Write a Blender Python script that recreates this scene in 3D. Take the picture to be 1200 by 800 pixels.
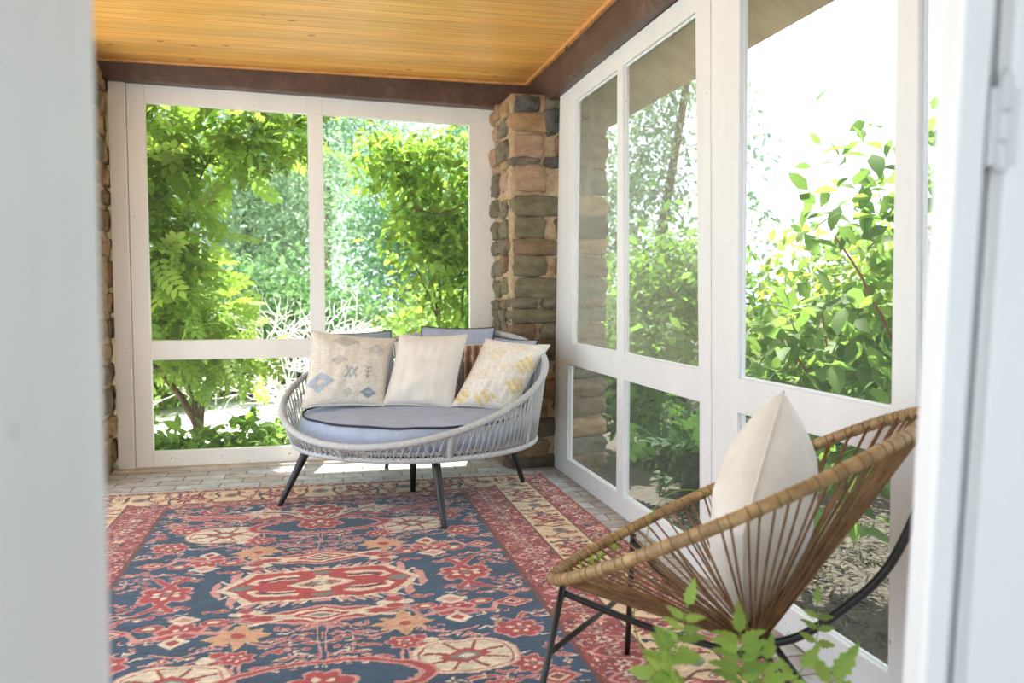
import bpy, bmesh, math, random
import numpy as np
from mathutils import Vector, Matrix, noise
random.seed(7); rng = np.random.default_rng(7)
scene = bpy.context.scene
for o in list(bpy.data.objects): bpy.data.objects.remove(o)
COL = scene.collection
PI = math.pi

# ------------------------------------------------------------------ camera
cam_d = bpy.data.cameras.new('camera'); cam = bpy.data.objects.new('camera', cam_d); COL.objects.link(cam)
yaw, pitch = 0.23, -0.06025
fw = Vector((math.sin(yaw)*math.cos(pitch), math.cos(yaw)*math.cos(pitch), math.sin(pitch)))
rt = Vector((math.cos(yaw), -math.sin(yaw), 0)); up = rt.cross(fw)
cam.matrix_world = Matrix(((rt.x, up.x, -fw.x, 0), (rt.y, up.y, -fw.y, 0), (rt.z, up.z, -fw.z, 1.1), (0, 0, 0, 1)))
cam_d.sensor_width = 36; cam_d.lens = 971.6*36/1200
cam_d.clip_start = 0.05; cam_d.clip_end = 300
cam_d.dof.use_dof = True; cam_d.dof.focus_distance = 3.6; cam_d.dof.aperture_fstop = 2.9
scene.camera = cam

# ------------------------------------------------------------------ sky, sun, exposure
SKY = 1.0; SUN = 5.5; EXPO = 1.58
w = bpy.data.worlds.new('sky'); scene.world = w; w.use_nodes = True
bg = w.node_tree.nodes['Background']; bg.inputs[0].default_value = (0.77, 0.89, 1.0, 1); bg.inputs[1].default_value = SKY
sun_d = bpy.data.lights.new('sun', 'SUN'); sun_d.energy = SUN; sun_d.angle = math.radians(1.2); sun_d.color = (1, .985, .955)
sun = bpy.data.objects.new('sun', sun_d); COL.objects.link(sun)
sdir = Vector((0.12, 0.50, 0.86))            # towards the sun
sun.rotation_euler = sdir.to_track_quat('Z', 'Y').to_euler()
scene.view_settings.view_transform = 'Standard'; scene.view_settings.look = 'None'
scene.view_settings.exposure = EXPO; scene.view_settings.gamma = 1; scene.view_settings.use_curve_mapping = False

# ------------------------------------------------------------------ helpers
def srgb(r, g, b):
    f = lambda c: c/12.92 if c <= .04045 else ((c+.055)/1.055)**2.4
    return (f(r/255), f(g/255), f(b/255))
def tag(o, label=None, cat=None, group=None, kind=None):
    if label: o['label'] = label
    if cat: o['category'] = cat
    if group: o['group'] = group
    if kind: o['kind'] = kind
    return o
def thing(name, label, cat, loc, group=None):
    o = bpy.data.objects.new(name, None); COL.objects.link(o); o.location = loc; o.empty_display_size = .1
    return tag(o, label, cat, group)
def adopt(o, parent):
    if parent is not None:
        o.parent = parent
        l = parent.location.copy(); p = parent.parent
        while p: l += p.location; p = p.parent
        o.matrix_parent_inverse = Matrix.Translation(-l)
class MB:
    def __init__(s): s.v = []; s.f = []; s.m = []
    def add(s, vs, fs, m=0):
        b = len(s.v); s.v += [tuple(x) for x in vs]; s.f += [tuple(i+b for i in f) for f in fs]; s.m += [m]*len(fs); return s
    def box(s, a, b, m=0):
        (x0, y0, z0), (x1, y1, z1) = a, b
        return s.add([(x0,y0,z0),(x1,y0,z0),(x1,y1,z0),(x0,y1,z0),(x0,y0,z1),(x1,y0,z1),(x1,y1,z1),(x0,y1,z1)],
                     [(0,3,2,1),(4,5,6,7),(0,1,5,4),(1,2,6,5),(2,3,7,6),(3,0,4,7)], m)
    def hexa(s, q, d, m=0):                   # quad q (4 points) extruded by vector d
        q = [Vector(p) for p in q]; d = Vector(d)
        return s.add(q+[p+d for p in q], [(0,1,2,3),(7,6,5,4),(0,4,5,1),(1,5,6,2),(2,6,7,3),(3,7,4,0)], m)
    def tube(s, pts, r, n=8, closed=False, cap=True, m=0):
        pts = [Vector(p) for p in pts]; N = len(pts)
        rs = r if hasattr(r, '__len__') else [r]*N
        tg = []
        for i in range(N):
            a = pts[(i-1) % N] if (closed or i > 0) else pts[i]; b = pts[(i+1) % N] if (closed or i < N-1) else pts[i]
            t = b-a; tg.append(t.normalized() if t.length > 1e-9 else Vector((0,0,1)))
        u = tg[0].orthogonal().normalized(); vs = []
        us = []
        for i in range(N):
            u = (u-tg[i]*u.dot(tg[i])); u = u.normalized() if u.length > 1e-6 else tg[i].orthogonal().normalized()
            us.append(u.copy())
        if closed:                             # spread the twist
            uu = us[0]; v0 = tg[0].cross(uu); last = us[-1]
            ang = math.atan2(last.dot(v0), last.dot(uu))
            for i in range(N):
                us[i] = Matrix.Rotation(-ang*i/N, 3, tg[i]) @ us[i]
        for i in range(N):
            v = tg[i].cross(us[i])
            for k in range(n):
                a = 2*PI*k/n; vs.append(pts[i]+(us[i]*math.cos(a)+v*math.sin(a))*rs[i])
        fs = []
        for i in range(N if closed else N-1):
            j = (i+1) % N
            for k in range(n): fs.append((i*n+k, i*n+(k+1) % n, j*n+(k+1) % n, j*n+k))
        if cap and not closed: fs += [tuple(range(n-1, -1, -1)), tuple((N-1)*n+k for k in range(n))]
        return s.add(vs, fs, m)
    def lathe(s, prof, c, n=64, m=0):
        vs = []; fs = []; P = len(prof)
        for k in range(n):
            a = 2*PI*k/n
            for r_, z in prof: vs.append((c[0]+r_*math.cos(a), c[1]+r_*math.sin(a), c[2]+z))
        for k in range(n):
            j = (k+1) % n
            for i in range(P-1): fs.append((k*P+i, j*P+i, j*P+i+1, k*P+i+1))
        return s.add(vs, fs, m)
    def build(s, name, mats, parent=None, smooth=False, bevel=0, seg=2):
        me = bpy.data.meshes.new(name); me.from_pydata(s.v, [], s.f); 
        mats = mats if isinstance(mats, (list, tuple)) else [mats]
        for mm in mats: me.materials.append(mm)
        me.polygons.foreach_set('material_index', s.m)
        if smooth: me.polygons.foreach_set('use_smooth', [True]*len(s.f))
        me.update()
        o = bpy.data.objects.new(name, me); COL.objects.link(o); adopt(o, parent)
        if bevel:
            b = o.modifiers.new('bevel', 'BEVEL'); b.width = bevel; b.segments = seg; b.limit_method = 'ANGLE'; b.angle_limit = math.radians(40)
        return o
def np_mesh(name, V, faces_idx, nper, mat, parent=None, col=None, smooth=False):
    me = bpy.data.meshes.new(name); V = np.asarray(V, np.float32); F = np.asarray(faces_idx, np.int32)
    nl = F.size; nf = nl//nper
    me.vertices.add(len(V)); me.vertices.foreach_set('co', V.ravel())
    me.loops.add(nl); me.loops.foreach_set('vertex_index', F.ravel())
    me.polygons.add(nf); me.polygons.foreach_set('loop_start', np.arange(0, nl, nper, dtype=np.int32))
    try: me.polygons.foreach_set('loop_total', np.full(nf, nper, np.int32))
    except Exception: pass
    me.materials.append(mat)
    if smooth: me.polygons.foreach_set('use_smooth', np.ones(nf, bool))
    me.update(calc_edges=True); me.validate()
    if col is not None:
        a = me.color_attributes.new('tint', 'FLOAT_COLOR', 'POINT')
        c = np.ones((len(V), 4), np.float32); c[:, :3] = col; a.data.foreach_set('color', c.ravel())
    o = bpy.data.objects.new(name, me); COL.objects.link(o); adopt(o, parent); return o

# ------------------------------------------------------------------ materials
class NT:
    def __init__(s, name):
        s.m = bpy.data.materials.new(name); s.m.use_nodes = True; s.t = s.m.node_tree; s.n = s.t.nodes; s.l = s.t.links
        s.b = s.n['Principled BSDF']; s.out = s.n['Material Output']
    def node(s, ty, **kw):
        n = s.n.new(ty)
        for k, v in kw.items():
            if k in ('operation', 'data_type', 'blend_type', 'attribute_name', 'feature', 'wave_type', 'bands_direction', 'noise_dimensions', 'voronoi_dimensions', 'distance', 'squash', 'offset'): setattr(n, k, v)
            else: n.inputs[k.replace('_', ' ') if k.replace('_', ' ') in n.inputs else k].default_value = v
        return n
    def link(s, a, b): s.l.new(a, b)
    def coord(s, scale=(1,1,1), rot=(0,0,0)):
        tc = s.node('ShaderNodeTexCoord'); mp = s.node('ShaderNodeMapping'); mp.inputs['Scale'].default_value = scale; mp.inputs['Rotation'].default_value = rot
        s.link(tc.outputs['Object'], mp.inputs[0]); return mp.outputs[0]
    def noise(s, vec, scale=5, detail=3, rough=.55):
        n = s.node('ShaderNodeTexNoise'); n.inputs['Scale'].default_value = scale; n.inputs['Detail'].default_value = detail; n.inputs['Roughness'].default_value = rough
        s.link(vec, n.inputs['Vector']); return n.outputs['Fac']
    def ramp(s, fac, stops):
        r = s.node('ShaderNodeValToRGB'); e = r.color_ramp.elements
        while len(e) < len(stops): e.new(.5)
        for i, (p, c) in enumerate(stops): e[i].position = p; e[i].color = (*c, 1)
        s.link(fac, r.inputs[0]); return r.outputs[0]
    def mix(s, fac, a, b, mode='MIX'):
        m = s.node('ShaderNodeMix', data_type='RGBA', blend_type=mode)
        for sock, v in ((m.inputs[0], fac), (m.inputs[6], a), (m.inputs[7], b)):
            if hasattr(v, 'is_linked'): s.link(v, sock)
            elif isinstance(v, (int, float)): sock.default_value = v
            else: sock.default_value = (*v, 1)
        return m.outputs[2]
    def math(s, op, a, b=None, c=None):
        m = s.node('ShaderNodeMath', operation=op)
        for i, v in enumerate((a, b, c)):
            if v is None: continue
            if hasattr(v, 'is_linked'): s.link(v, m.inputs[i])
            else: m.inputs[i].default_value = v
        return m.outputs[0]
    def bump(s, h, strength=.3, dist=.01):
        b = s.node('ShaderNodeBump'); b.inputs['Strength'].default_value = strength; b.inputs['Distance'].default_value = dist
        s.link(h, b.inputs['Height']); s.link(b.outputs[0], s.b.inputs['Normal'])
def simple(name, c, rough=.6, var=.1, vs=8, bump=0, bs=60, spec=.3, metal=0):
    t = NT(name); v = t.coord(); n = t.noise(v, vs, 4)
    c2 = tuple(x*(1-var*2) for x in c); c1 = tuple(min(1, x*(1+var)) for x in c)
    t.link(t.ramp(n, [(.3, c2), (.7, c1)]), t.b.inputs['Base Color'])
    t.b.inputs['Roughness'].default_value = rough; t.b.inputs['Specular IOR Level'].default_value = spec; t.b.inputs['Metallic'].default_value = metal
    if bump: t.bump(t.noise(v, bs, 3), bump, .004)
    return t.m
def paint_white(name, c=(.80, .785, .765)):
    t = NT(name); v = t.coord((1, 1, .25)); n = t.noise(v, 5, 6, .6)
    col = t.ramp(n, [(.3, tuple(x*.93 for x in c)), (.65, c)])
    v2 = t.coord(); sp = t.noise(v2, 55, 2, .5)
    sp2 = t.noise(v2, 4, 3, .6)
    sep = t.node('ShaderNodeSeparateXYZ'); t.link(v2, sep.inputs[0])
    low = t.math('MULTIPLY', t.math('LESS_THAN', sep.outputs['Z'], .10), .05)          # more knocks and splashes near the floor
    chip = t.math('MULTIPLY', t.math('GREATER_THAN', t.math('ADD', sp, low), .735), t.math('GREATER_THAN', t.math('ADD', sp2, low), .53))
    t.link(t.mix(chip, col, (.42, .36, .28)), t.b.inputs['Base Color'])
    t.b.inputs['Roughness'].default_value = .42; t.bump(t.noise(v, 30, 4), .12, .004); return t.m
def leaf_mat(name, trans=.5, hue=(1,1,1), gloss=.2):
    t = NT(name); a = t.node('ShaderNodeAttribute', attribute_name='tint')
    t.b.inputs['Roughness'].default_value = .55; t.b.inputs['Specular IOR Level'].default_value = gloss
    t.link(a.outputs['Color'], t.b.inputs['Base Color'])
    tr = t.node('ShaderNodeBsdfTranslucent'); t.link(t.mix(1.0, a.outputs['Color'], (1.25*hue[0], 1.32*hue[1], .8*hue[2]), 'MULTIPLY'), tr.inputs[0])
    mx = t.node('ShaderNodeMixShader'); mx.inputs[0].default_value = trans
    t.link(t.b.outputs[0], mx.inputs[1]); t.link(tr.outputs[0], mx.inputs[2]); t.link(mx.outputs[0], t.out.inputs[0]); return t.m
def tint_mat(name, rough=.9, bump_scale=600, bstr=.25, sheen=0, dist=.003):
    t = NT(name); a = t.node('ShaderNodeAttribute', attribute_name='tint'); v = t.coord()
    n = t.noise(v, 60, 4); c = t.mix(1.0, a.outputs['Color'], t.ramp(n, [(.25, (.82,.82,.82)), (.7, (1.08,1.08,1.08))]), 'MULTIPLY')
    t.link(c, t.b.inputs['Base Color']); t.b.inputs['Roughness'].default_value = rough; t.b.inputs['Specular IOR Level'].default_value = .15
    if sheen: t.b.inputs['Sheen Weight'].default_value = sheen
    t.bump(t.noise(v, bump_scale, 2), bstr, dist); return t.m
def screen_mat(name, T, col):
    # insect mesh: the wires cover more of the view the flatter one looks along the mesh
    t = NT(name); t.n.remove(t.b)
    g = t.node('ShaderNodeNewGeometry'); dp = t.node('ShaderNodeVectorMath', operation='DOT_PRODUCT')
    t.link(g.outputs['Incoming'], dp.inputs[0]); t.link(g.outputs['Normal'], dp.inputs[1])
    cs = t.math('MAXIMUM', t.math('ABSOLUTE', dp.outputs['Value']), .12)
    fac = t.math('SUBTRACT', 1.0, t.math('POWER', T, t.math('DIVIDE', 1.0, cs)))
    v = t.coord(); wear = t.ramp(t.noise(v, 3, 4), [(.3, (.8,.8,.8)), (.7, (1.15,1.15,1.15))])
    fac = t.math('MINIMUM', t.math('MULTIPLY', fac, wear), .8)
    tr = t.node('ShaderNodeBsdfTransparent'); d = t.node('ShaderNodeBsdfDiffuse'); d.inputs[0].default_value = (*col, 1)
    tl = t.node('ShaderNodeBsdfTranslucent'); tl.inputs[0].default_value = (*col, 1)
    m1 = t.node('ShaderNodeMixShader'); m1.inputs[0].default_value = .5; t.link(d.outputs[0], m1.inputs[1]); t.link(tl.outputs[0], m1.inputs[2])
    m2 = t.node('ShaderNodeMixShader'); t.link(fac, m2.inputs[0]); t.link(tr.outputs[0], m2.inputs[1]); t.link(m1.outputs[0], m2.inputs[2])
    t.link(m2.outputs[0], t.out.inputs[0]); return t.m
M = {}
M['white'] = paint_white('white_paint', (.80, .815, .835)); M['white_back_brightened'] = paint_white('brightened_white_paint', (.90, .885, .86)); M['jamb'] = paint_white('door_paint', (.81, .825, .845))  # back window paint is lightened to make up for weaker light there
M['screen'] = screen_mat('insect_mesh', .94, (.50, .49, .46)); M['screen_hazed'] = screen_mat('hazed_insect_mesh', .865, (.62, .57, .47))  # second mesh is denser and paler, painting a bright haze on upper side panes
def ceiling_mat():
    t = NT('pine_boards'); tc = t.node('ShaderNodeTexCoord'); sep = t.node('ShaderNodeSeparateXYZ'); t.link(tc.outputs['Object'], sep.inputs[0])
    yb = t.math('DIVIDE', sep.outputs['Y'], .083); fr = t.math('FRACT', yb); fl = t.math('FLOOR', yb)
    wn = t.node('ShaderNodeTexWhiteNoise', noise_dimensions='1D'); t.link(fl, wn.inputs['W'])
    cmb = t.node('ShaderNodeCombineXYZ'); t.link(t.math('ADD', sep.outputs['X'], t.math('MULTIPLY', wn.outputs['Value'], 13.0)), cmb.inputs[0])
    t.link(t.math('MULTIPLY', sep.outputs['Y'], 14.0), cmb.inputs[1]); t.link(fl, cmb.inputs[2])
    gr = t.noise(cmb.outputs[0], 2.2, 6, .6)
    base = t.ramp(gr, [(.25, srgb(226,162,82)), (.5, srgb(245,188,100)), (.75, srgb(252,208,122))])
    tone = t.ramp(wn.outputs['Value'], [(0, (.86,.84,.80)), (1, (1.06,1.05,1.05))]); base = t.mix(1.0, base, tone, 'MULTIPLY')
    c2 = t.node('ShaderNodeCombineXYZ'); t.link(t.math('MULTIPLY', sep.outputs['X'], .8), c2.inputs[0]); t.link(t.math('MULTIPLY', sep.outputs['Y'], 1.9), c2.inputs[1])
    vo = t.node('ShaderNodeTexVoronoi'); vo.inputs['Scale'].default_value = 4.6; vo.inputs['Randomness'].default_value = 1; t.link(c2.outputs[0], vo.inputs['Vector'])
    kn = t.ramp(t.math('ADD', vo.outputs['Distance'], t.math('MULTIPLY', gr, .03)), [(.07, (1,1,1)), (.115, (0,0,0))])
    base = t.mix(kn, base, srgb(112,56,28))
    g1 = t.math('LESS_THAN', t.math('ABSOLUTE', t.math('SUBTRACT', fr, .5)), .03); g2 = t.math('LESS_THAN', t.math('MINIMUM', fr, t.math('SUBTRACT', 1.0, fr)), .045)
    g = t.math('MAXIMUM', t.math('MULTIPLY', g1, .35), g2)
    base = t.mix(t.math('MULTIPLY', g, .45), base, srgb(140,82,34))
    t.link(base, t.b.inputs['Base Color']); t.b.inputs['Roughness'].default_value = .33
    t.bump(t.math('SUBTRACT', 1.0, g), .6, .006); return t.m
M['ceiling'] = ceiling_mat()
M['pine_trim'] = simple('pine_trim', srgb(214,156,96), .4, .12, 10)
def beam_mat():
    t = NT('brown_beam'); v = t.coord((1,1,1)); n = t.noise(v, 7, 6, .65)
    t.link(t.ramp(n, [(.3, srgb(72,52,46)), (.55, srgb(92,70,62)), (.75, srgb(120,98,90))]), t.b.inputs['Base Color']); t.b.inputs['Roughness'].default_value = .45
    t.bump(t.noise(t.coord((1,1,3)), 14, 6, .7), .5, .01); return t.m
M['beam'] = beam_mat()
def floor_mat():
    t = NT('brick_paving'); v = t.coord((1,1,1), (0,0,.03)); 
    wv = t.node('ShaderNodeVectorMath', operation='ADD'); nn = t.node('ShaderNodeTexNoise'); nn.inputs['Scale'].default_value = 5
    t.link(v, nn.inputs['Vector']); sc = t.node('ShaderNodeVectorMath', operation='SCALE'); sc.inputs['Scale'].default_value = .03
    t.link(nn.outputs['Color'], sc.inputs[0]); t.link(v, wv.inputs[0]); t.link(sc.outputs[0], wv.inputs[1])
    b = t.node('ShaderNodeTexBrick'); b.inputs['Scale'].default_value = 1; b.inputs['Brick Width'].default_value = .23; b.inputs['Row Height'].default_value = .118
    b.inputs['Mortar Size'].default_value = .006; b.inputs['Mortar Smooth'].default_value = .4; b.inputs['Bias'].default_value = -.1
    b.inputs['Color1'].default_value = (*srgb(210,212,214), 1); b.inputs['Color2'].default_value = (*srgb(192,180,174), 1); b.inputs['Mortar'].default_value = (*srgb(150,142,132), 1)
    t.link(wv.outputs[0], b.inputs['Vector']); n = t.noise(v, 14, 5)
    t.link(t.mix(.7, b.outputs['Color'], t.ramp(n, [(.3, srgb(176,170,164)), (.7, srgb(255,254,252))]), 'MULTIPLY'), t.b.inputs['Base Color'])
    t.b.inputs['Roughness'].default_value = .7; t.bump(t.math('SUBTRACT', t.math('MULTIPLY', n, .4), b.outputs['Fac']), .6, .006); return t.m
M['floor'] = floor_mat()
def ground_mat():
    t = NT('garden_ground'); v = t.coord(); n = t.noise(v, 2.2, 6, .6); n2 = t.noise(v, 30, 4, .7)
    tc = t.node('ShaderNodeTexCoord'); sep = t.node('ShaderNodeSeparateXYZ'); t.link(tc.outputs['Object'], sep.inputs[0])
    pale = t.ramp(n2, [(.3, srgb(186,182,170)), (.7, srgb(218,214,204))])
    soil = t.ramp(n2, [(.3, srgb(44,39,30)), (.5, srgb(64,57,42)), (.72, srgb(88,80,60))])
    f = t.math('ADD', t.math('SUBTRACT', sep.outputs['X'], t.math('MULTIPLY', sep.outputs['Y'], .12)), t.math('MULTIPLY', n, .9))
    k = t.ramp(f, [(.75, (0,0,0)), (.95, (1,1,1))])
    t.link(t.mix(k, pale, soil), t.b.inputs['Base Color']); t.b.inputs['Roughness'].default_value = .9; t.bump(n2, .6, .02); return t.m
M['ground'] = ground_mat()
M['black_metal'] = simple('black_metal', (.018,.018,.02), .38, .1, 20, spec=.5)
M['rope'] = simple('grey_rope', srgb(196,198,200), .75, .08, 60, .5, 400)
M['grey_fabric'] = simple('grey_fabric', srgb(172,183,205), .9, .06, 20, .35, 900, .1)
M['piping'] = simple('dark_piping', srgb(58,58,70), .8, .05, 30)
M['cream'] = simple('cream_cotton', srgb(226,220,213), .9, .035, 14, .25, 500, .1)
M['tint_fabric'] = tint_mat('woven_cover', .9, 500, .4)
M['rug'] = tint_mat('wool_pile', .95, 320, .7, .2, .004)
def cane_mat():
    t = NT('cane_wrap'); v = t.coord(); n = t.noise(v, 26, 5, .6)
    t.link(t.ramp(n, [(.3, srgb(132,104,68)), (.5, srgb(160,130,88)), (.7, srgb(190,160,114))]), t.b.inputs['Base Color']); t.b.inputs['Roughness'].default_value = .42; return t.m
M['cane'] = cane_mat()
M['cord'] = simple('brown_cord', srgb(138,106,74), .45, .2, 24)
M['bark'] = simple('bark', srgb(112,94,72), .9, .25, 18, .8, 60)
M['bark_dark'] = simple('dark_bark', srgb(62,54,42), .9, .25, 12, .8, 40)
M['twig'] = simple('dry_twig', srgb(250,246,238), .8, .03, 12)
M['red_stem'] = simple('red_stem', srgb(140,88,66), .7, .15, 18)
M['green_stem'] = simple('green_stem', srgb(128,160,62), .6, .1, 20)
M['soffit'] = simple('tan_soffit', srgb(206,184,150), .8, .1, 6, .3, 40)
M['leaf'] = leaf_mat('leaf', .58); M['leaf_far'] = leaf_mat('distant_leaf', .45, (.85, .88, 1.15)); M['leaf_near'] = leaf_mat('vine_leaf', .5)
M['litter'] = tint_mat('leaf_litter', .9, 100, .2)
M['steel'] = simple('hinge_metal', (.66,.68,.70), .4, .05, 10)

# ------------------------------------------------------------------ structure: floor, ceiling, beams
o = MB().box((-1.8, .62, -.22), (1.47, 5.6, 0)).build('floor', M['floor']); tag(o, kind='structure')
o = MB().box((-1.8, .7, 2.46), (1.62, 5.66, 2.52)).build('ceiling', M['ceiling']); tag(o, kind='structure')  # left end stops short, out of view, to let in more sky light
mb = MB()                                       # roof deck over the ceiling, with the eave running down outside the right wall
mb.hexa([(1.55, .3, 2.54), (1.55, 6.1, 2.54), (2.02, 6.1, 2.255), (2.02, .3, 2.255)], (0, 0, .035)).box((-1.85, .3, 2.54), (1.56, 6.6, 2.60))
o = mb.build('roof', M['soffit']); tag(o, kind='structure')
mb = MB(); mb.add(*(lambda q: (q, [(0,1,2,3),(7,6,5,4),(0,4,5,1),(1,5,6,2),(2,6,7,3),(3,7,4,0)]))(
    [(-1.8,5.36,2.365),(1.40,5.36,2.292),(1.40,5.36,2.46),(-1.8,5.36,2.46),(-1.8,5.62,2.365),(1.40,5.62,2.292),(1.40,5.62,2.46),(-1.8,5.62,2.46)]))
o = mb.build('trim_1', M['beam'], bevel=.008); tag(o, kind='structure')
# right beam: slightly hand hewn
n = 60; vs = []; fs = []
for i in range(n+1):
    y = .7+(5.62-.7)*i/n; j = lambda s: (noise.noise(Vector((y*3.1, s, .3)))*.006)
    zb = 2.268+.02*max(0, (4.9-y)/3)
    for (x, z) in ((1.368+j(1), 2.46), (1.366+j(2), 2.40), (1.376+j(3), zb+.022), (1.392+j(4), zb+j(5)), (1.62, zb), (1.62, 2.46)): vs.append((x, y, z))
for i in range(n):
    for k in range(5): a = i*6+k; fs.append((a, a+1, a+7, a+6))
fs += [tuple(range(6)), tuple(n*6+k for k in range(5, -1, -1))]
o = MB().add(vs, fs).build('trim_2', M['beam'], smooth=False); tag(o, kind='structure')
o = MB().box((-1.8, 5.335, 2.443), (1.37, 5.362, 2.461)).build('trim_3', M['pine_trim'], bevel=.006); tag(o, kind='structure')
o = MB().box((1.335, .7, 2.440), (1.369, 5.34, 2.461)).build('trim_4', M['pine_trim'], bevel=.008); tag(o, kind='structure')

mb = MB(); hk = Vector((1.345, 4.44, 2.432)); mb.tube([hk+Vector((.004*math.sin(a*2), .012*math.cos(a), .012*math.sin(a))) for a in [2*PI*i/20 for i in range(20)]], .003, 6, True)
mb.tube([hk+Vector((.0,0,.012)), hk+Vector((.002,0,.022))], .003, 6); tag(mb.build('ceiling_hook', M['black_metal'], None, True), 'small dark ring hook under the pine trim beside the brown beam', 'hook')
# ------------------------------------------------------------------ screened window walls
def member(mb, q, d): mb.hexa(q, d)
# back wall, plane y = 5.458
Yb = 5.458
def grid_wall(name, lines, openings, P, d, skip=()):
    """lines[i][r] = coordinate along the wall of vertical line i at row r; rows r carry heights."""
    mb = MB(); R = len(lines[0])
    for i in range(len(lines)-1):
        r = 0
        if i in openings['stile']:
            mb.hexa([P(*lines[i][0]), P(*lines[i+1][0]), P(*lines[i+1][-1]), P(*lines[i][-1])] if R == 2 else [P(*lines[i][0]), P(*lines[i+1][0]), P(*lines[i+1][-1]), P(*lines[i][-1])], d)
        else:
            for r in range(R-1):
                if (i, r) in openings['open']: continue
                mb.hexa([P(*lines[i][r]), P(*lines[i+1][r]), P(*lines[i+1][r+1]), P(*lines[i][r+1])], d)
    return mb
def pane_mesh(cells, lines, P, off, e=.012):
    mb = MB()
    for (i, r) in cells:
        q = [Vector(P(*lines[i][r])), Vector(P(*lines[i+1][r])), Vector(P(*lines[i+1][r+1])), Vector(P(*lines[i][r+1]))]
        c = sum(q, Vector())/4; q = [p+(p-c).normalized()*e+Vector(off) for p in q]
        mb.add(q, [(0,1,2,3)])
    return mb
PB = lambda x, z: (x, Yb, z)
zt = lambda x: 2.338-.024*x
zp = lambda x: 2.218-.0225*x
Bl = []
for x in (-1.104, -1.004, -.047, .047, .990, 1.165): Bl.append([(x, .012), (x, .108), (x, .678), (x, .798), (x, zp(x)), (x, zt(x))])
opn = {'stile': (0, 4), 'open': {(1,1),(1,3),(3,1),(3,3)}}
mb = grid_wall('w', Bl, opn, PB, (0, .05, 0))
# centre mullion in one piece, split out of the grid rows
win1 = mb.build('window_1', M['white_back_brightened'], bevel=.003); tag(win1, kind='structure')
o = pane_mesh([(1,1),(1,3),(3,1),(3,3)], Bl, PB, (0, .025, 0)).build('screen', M['screen'], win1)
mb = MB(); mb.box((-1.203, 5.44, .01), (-1.107, 5.52, 2.365)); o = mb.build('trim_5', M['white_back_brightened'], bevel=.004); tag(o, kind='structure')
o = MB().box((-1.22, 5.365, 0), (1.2, 5.52, .012)).build('trim_6', simple('sill_board', srgb(196,184,168), .7, .15, 9), bevel=.003); tag(o, kind='structure')
# right wall, plane x = 1.436
Xr = 1.436; PR = lambda y, z: (Xr, y, z)
def ln(vals, zs): return list(zip(vals, zs))
zA = [0.0, .104, .672, .796, 2.178, 2.275]
A = [ln((4.985,4.98,4.95,4.945,4.876,4.868), zA), ln((4.697,4.694,4.675,4.609,4.562,4.56), zA), ln((3.858,3.858,3.857,3.860,3.888,3.888), zA),
     ln((3.764,3.764,3.764,3.777,3.812,3.814), zA), ln((2.925,2.928,2.947,2.958,3.028,3.034), zA), ln((2.838,2.838,2.846,2.855,2.903,2.906), zA)]
def wall_unit(name, L, stiles, opens):
    mb = MB()
    for i in range(len(L)-1):
        if i in stiles:
            for r in range(len(L[0])-1):
                mb.hexa([PR(*L[i][r]), PR(*L[i+1][r]), PR(*L[i+1][r+1]), PR(*L[i][r+1])], (.034, 0, 0))
        else:
            for r in range(len(L[0])-1):
                if (i, r) in opens: continue
                mb.hexa([PR(*L[i][r]), PR(*L[i+1][r]), PR(*L[i+1][r+1]), PR(*L[i][r+1])], (.034, 0, 0))
    # weld the abutting quads' seams away
    me = mb.build(name, M['white']); bm = bmesh.new(); bm.from_mesh(me.data); bmesh.ops.remove_doubles(bm, verts=bm.verts, dist=1e-5)
    seen = {}
    for f in bm.faces: seen.setdefault(tuple(sorted(v.index for v in f.verts)), []).append(f)
    dead = [f for fl in seen.values() if len(fl) > 1 for f in fl]; bmesh.ops.delete(bm, geom=dead, context='FACES')
    bmesh.ops.dissolve_limit(bm, angle_limit=.004, verts=bm.verts, edges=bm.edges); bmesh.ops.recalc_face_normals(bm, faces=bm.faces)
    bm.to_mesh(me.data); bm.free()
    b = me.modifiers.new('bevel', 'BEVEL'); b.width = .003; b.segments = 2; b.limit_method = 'ANGLE'; b.angle_limit = math.radians(50)
    tag(me, kind='structure'); return me
opA = [(1,1),(1,3),(3,1),(3,3)]
win2 = wall_unit('window_2', A, (0,2,4), set(opA))
pane_mesh([(1,3),(3,3)], A, PR, (.024, 0, 0)).build('screen', M['screen_hazed'], win2); pane_mesh([(1,1),(3,1)], A, PR, (.024, 0, 0)).build('screen', M['screen'], win2)
zB = [0.0, .105, .673, .795, 2.20, 2.295]
Bq = [ln((2.832,2.832,2.840,2.849,2.897,2.90), zB), ln((2.640,2.640,2.647,2.654,2.680,2.682), zB), ln((1.830,1.831,1.843,1.846,1.874,1.876), zB),
      ln((1.705,1.708,1.742,1.756,1.80,1.80), zB), ln((.95,)*6, zB), ln((.80,)*6, zB)]
win3 = wall_unit('window_3', Bq, (0,2,4), set(opA))
pane_mesh(opA, Bq, PR, (.026, 0, 0)).build('screen', M['screen'], win3)
mb = MB()                                       # thin stop beads around the openings of the long wall
for L in (A, Bq):
    for (i, r) in opA:
        q = [Vector(PR(*L[i][r])), Vector(PR(*L[i+1][r])), Vector(PR(*L[i+1][r+1])), Vector(PR(*L[i][r+1]))]
        c = sum(q, Vector())/4
        for k in range(4):
            a, b = q[k], q[(k+1) % 4]; ia = a+(c-a)*.012; ib = b+(c-b)*.012
            mb.hexa([a, b, ib, ia], (.012, 0, 0)) if False else mb.hexa([a+Vector((.016,0,0)), b+Vector((.016,0,0)), ib+Vector((.016,0,0)), ia+Vector((.016,0,0))], (.006, 0, 0))
o = mb.build('trim_7', M['white']); tag(o, kind='structure')

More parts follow.
